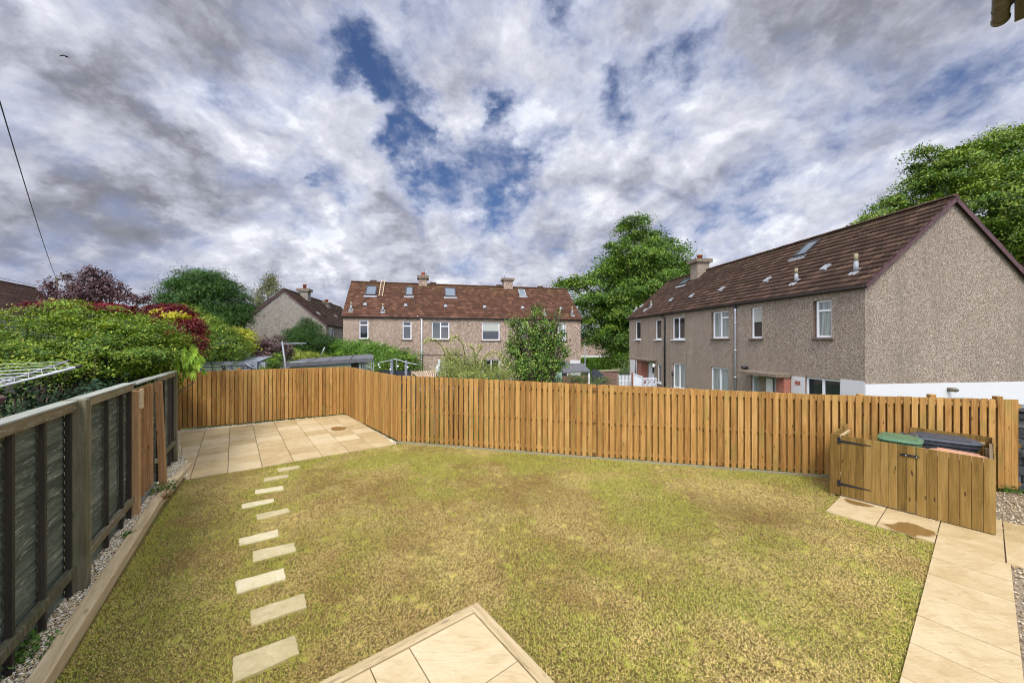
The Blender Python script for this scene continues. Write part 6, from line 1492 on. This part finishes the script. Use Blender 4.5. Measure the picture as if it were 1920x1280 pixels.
def sidep(name, o_, dir_, L_, nrm, mat='store'):
    m_ = MB(); n = max(1, round(L_ / .105)); w = L_ / n
    for k in range(n): p0 = o_ + dir_ * (k * w); z0 = g(p0.x, p0.y) + .03; m_.chbox(V(p0.x, p0.y, z0), dir_ * (w - .003), nrm * .018, V(0, 0, 1.015 - z0 + random.uniform(-.004, .004)), .003)
    return m_.build(name, MAT[mat], t)
Bl = B0 + es * .02; Br = B0 + ef * LB + es * .02; Rr = Br + es * 2.0
sidep('side_boards', Bl, es, 1.34, ef); sidep('side_boards', Br, es, 2.0, -ef)
Bk = B0 + ef * (LB - .02) + es * 2.02; sidep('back_boards', Bk - ef * 1.02, ef, 1.02, -es)
def rail(o_, a, w_, z, name='rail'): m_ = MB(); m_.par(V(o_.x, o_.y, z), a, w_, V(0, 0, .045)); return m_.build(name, MAT['store_h'], t, bevel=.003)
for z in (.86, .12):
    rail(Bl + ef * .02, es * 1.30, ef * .035, z); rail(Br - ef * .055, es * 1.95, ef * .035, z); rail(Bk - ef * 1.0 - es * .055, ef * .92, es * .035, z)
    rail(B0 + ef * .06 + es * .022, ef * (g0 - .1), es * .035, z); rail(B0 + ef * (g1 + .05) + es * .022, ef * (LB - g1 - .12), es * .035, z)
    rail(B0 + ef * (g0 + .04) + es * .022, ef * (g1 - g0 - .08), es * .035, z + .002)
for p0 in (B0 + ef * .005 + es * .021, B0 + ef * (LB - .085) + es * .06, Bk - ef * .085 - es * .10):
    m_ = MB(); m_.par(V(p0.x, p0.y, g(p0.x, p0.y) - .05), ef * .05, es * .05, V(0, 0, 1.0)); m_.build('post', MAT['store_h'], t)

def wheelie(label, cx, cy, rot, lidmat, bodymat, z0, h, w=.58, d=.73, ribs='ridge'):
    """wheeled bin: tapered body, lip, domed lid with ribs, handle bar, two wheels"""
    t = thing('wheelie_bin', label, 'wheelie bin', (cx, cy, z0), 'wheelie bins in the bin store'); c, s = math.cos(rot), math.sin(rot)
    Wp = lambda x, y, z: V(cx + x * c - y * s, cy + x * s + y * c, z0 + z)
    def ring(w_, d_, z, n=32, e=4.0, oy=0.0):
        r = []
        for k in range(n):
            a = 2 * math.pi * k / n; ca, sa = math.cos(a), math.sin(a); q = (abs(ca) ** e + abs(sa) ** e) ** (-1 / e); r.append((ca * q * w_ / 2, sa * q * d_ / 2 + oy, z))
        return r
    def loft(rs, cap0=True, cap1=True):
        m_ = MB(); n = len(rs[0]); v = [Wp(*p) for r in rs for p in r]; f = [(i * n + k, i * n + (k + 1) % n, (i + 1) * n + (k + 1) % n, (i + 1) * n + k) for i in range(len(rs) - 1) for k in range(n)]
        if cap0: f.append(tuple(range(n))[::-1])
        if cap1: f.append(tuple((len(rs) - 1) * n + k for k in range(n)))
        m_.add(v, f, smooth=False); return m_
    H = h - .07
    loft([ring(w * .74, d * .66, .03), ring(w * .80, d * .74, .35), ring(w * .93, d * .92, H - .06), ring(w * .98, d * .97, H - .055), ring(w * .98, d * .97, H)]).build('body', bodymat, t, bevel=.004)
    rs = [ring(w * 1.0, d * 1.0, H + .004), ring(w * 1.03, d * 1.03, H + .012), ring(w * 1.03, d * 1.03, H + .03), ring(w * .95, d * .96, H + .048), ring(w * .80, d * .84, H + .060), ring(w * .45, d * .5, H + .068)]
    lid = loft(rs).build('lid', lidmat, t, bevel=.003)
    m_ = MB()
    for x in (-.36, 0, .36): m_.prism([Wp(x * w - .018, -d * .34, H + .055), Wp(x * w + .018, -d * .34, H + .055), Wp(x * w + .012, d * .36, H + .058), Wp(x * w - .012, d * .36, H + .058)], V(0, 0, .018))
    m_.build('lid_rib', lidmat, lid, bevel=.003)
    m_ = MB(); m_.tube([Wp(-w * .36, d * .53, H - .005), Wp(-w * .36, d * .60, H + .02), Wp(w * .36, d * .60, H + .02), Wp(w * .36, d * .53, H - .005)], .016, 8); m_.build('handle', bodymat, t)
    for x in (-1, 1):
        m_ = MB(); m_.tube([Wp(x * w * .38, d * .40, .10), Wp(x * w * .47, d * .40, .10)], .10, 18); m_.build('wheel', MAT['black_plastic'], t)
    return t
rot = math.atan2(ef.y, ef.x)
def binat(u_, v_): p = B0 + ef * u_ + es * v_; return p.x, p.y
gz = -.10
x, y = binat(.80, 1.02); wheelie('green wheelie bin at the left of the bin store', x, y, rot + .05, MAT['plastic_green'], MAT['plastic_green'], gz, 1.08)
x, y = binat(1.30, 1.48); wheelie('charcoal grey wheelie bin at the back of the bin store', x, y, rot + math.pi / 2 + .15, MAT['plastic_charcoal'], MAT['plastic_charcoal'], gz, 1.10, .60, .86)
# faded food-waste caddy / brown bin lid, warped
x, y = binat(1.48, .66); bt = wheelie('faded orange brown wheelie bin at the front of the bin store', x, y, rot - .10 + math.pi / 2, MAT['plastic_salmon'], MAT['plastic_orange'], gz, .995, .50, .66)
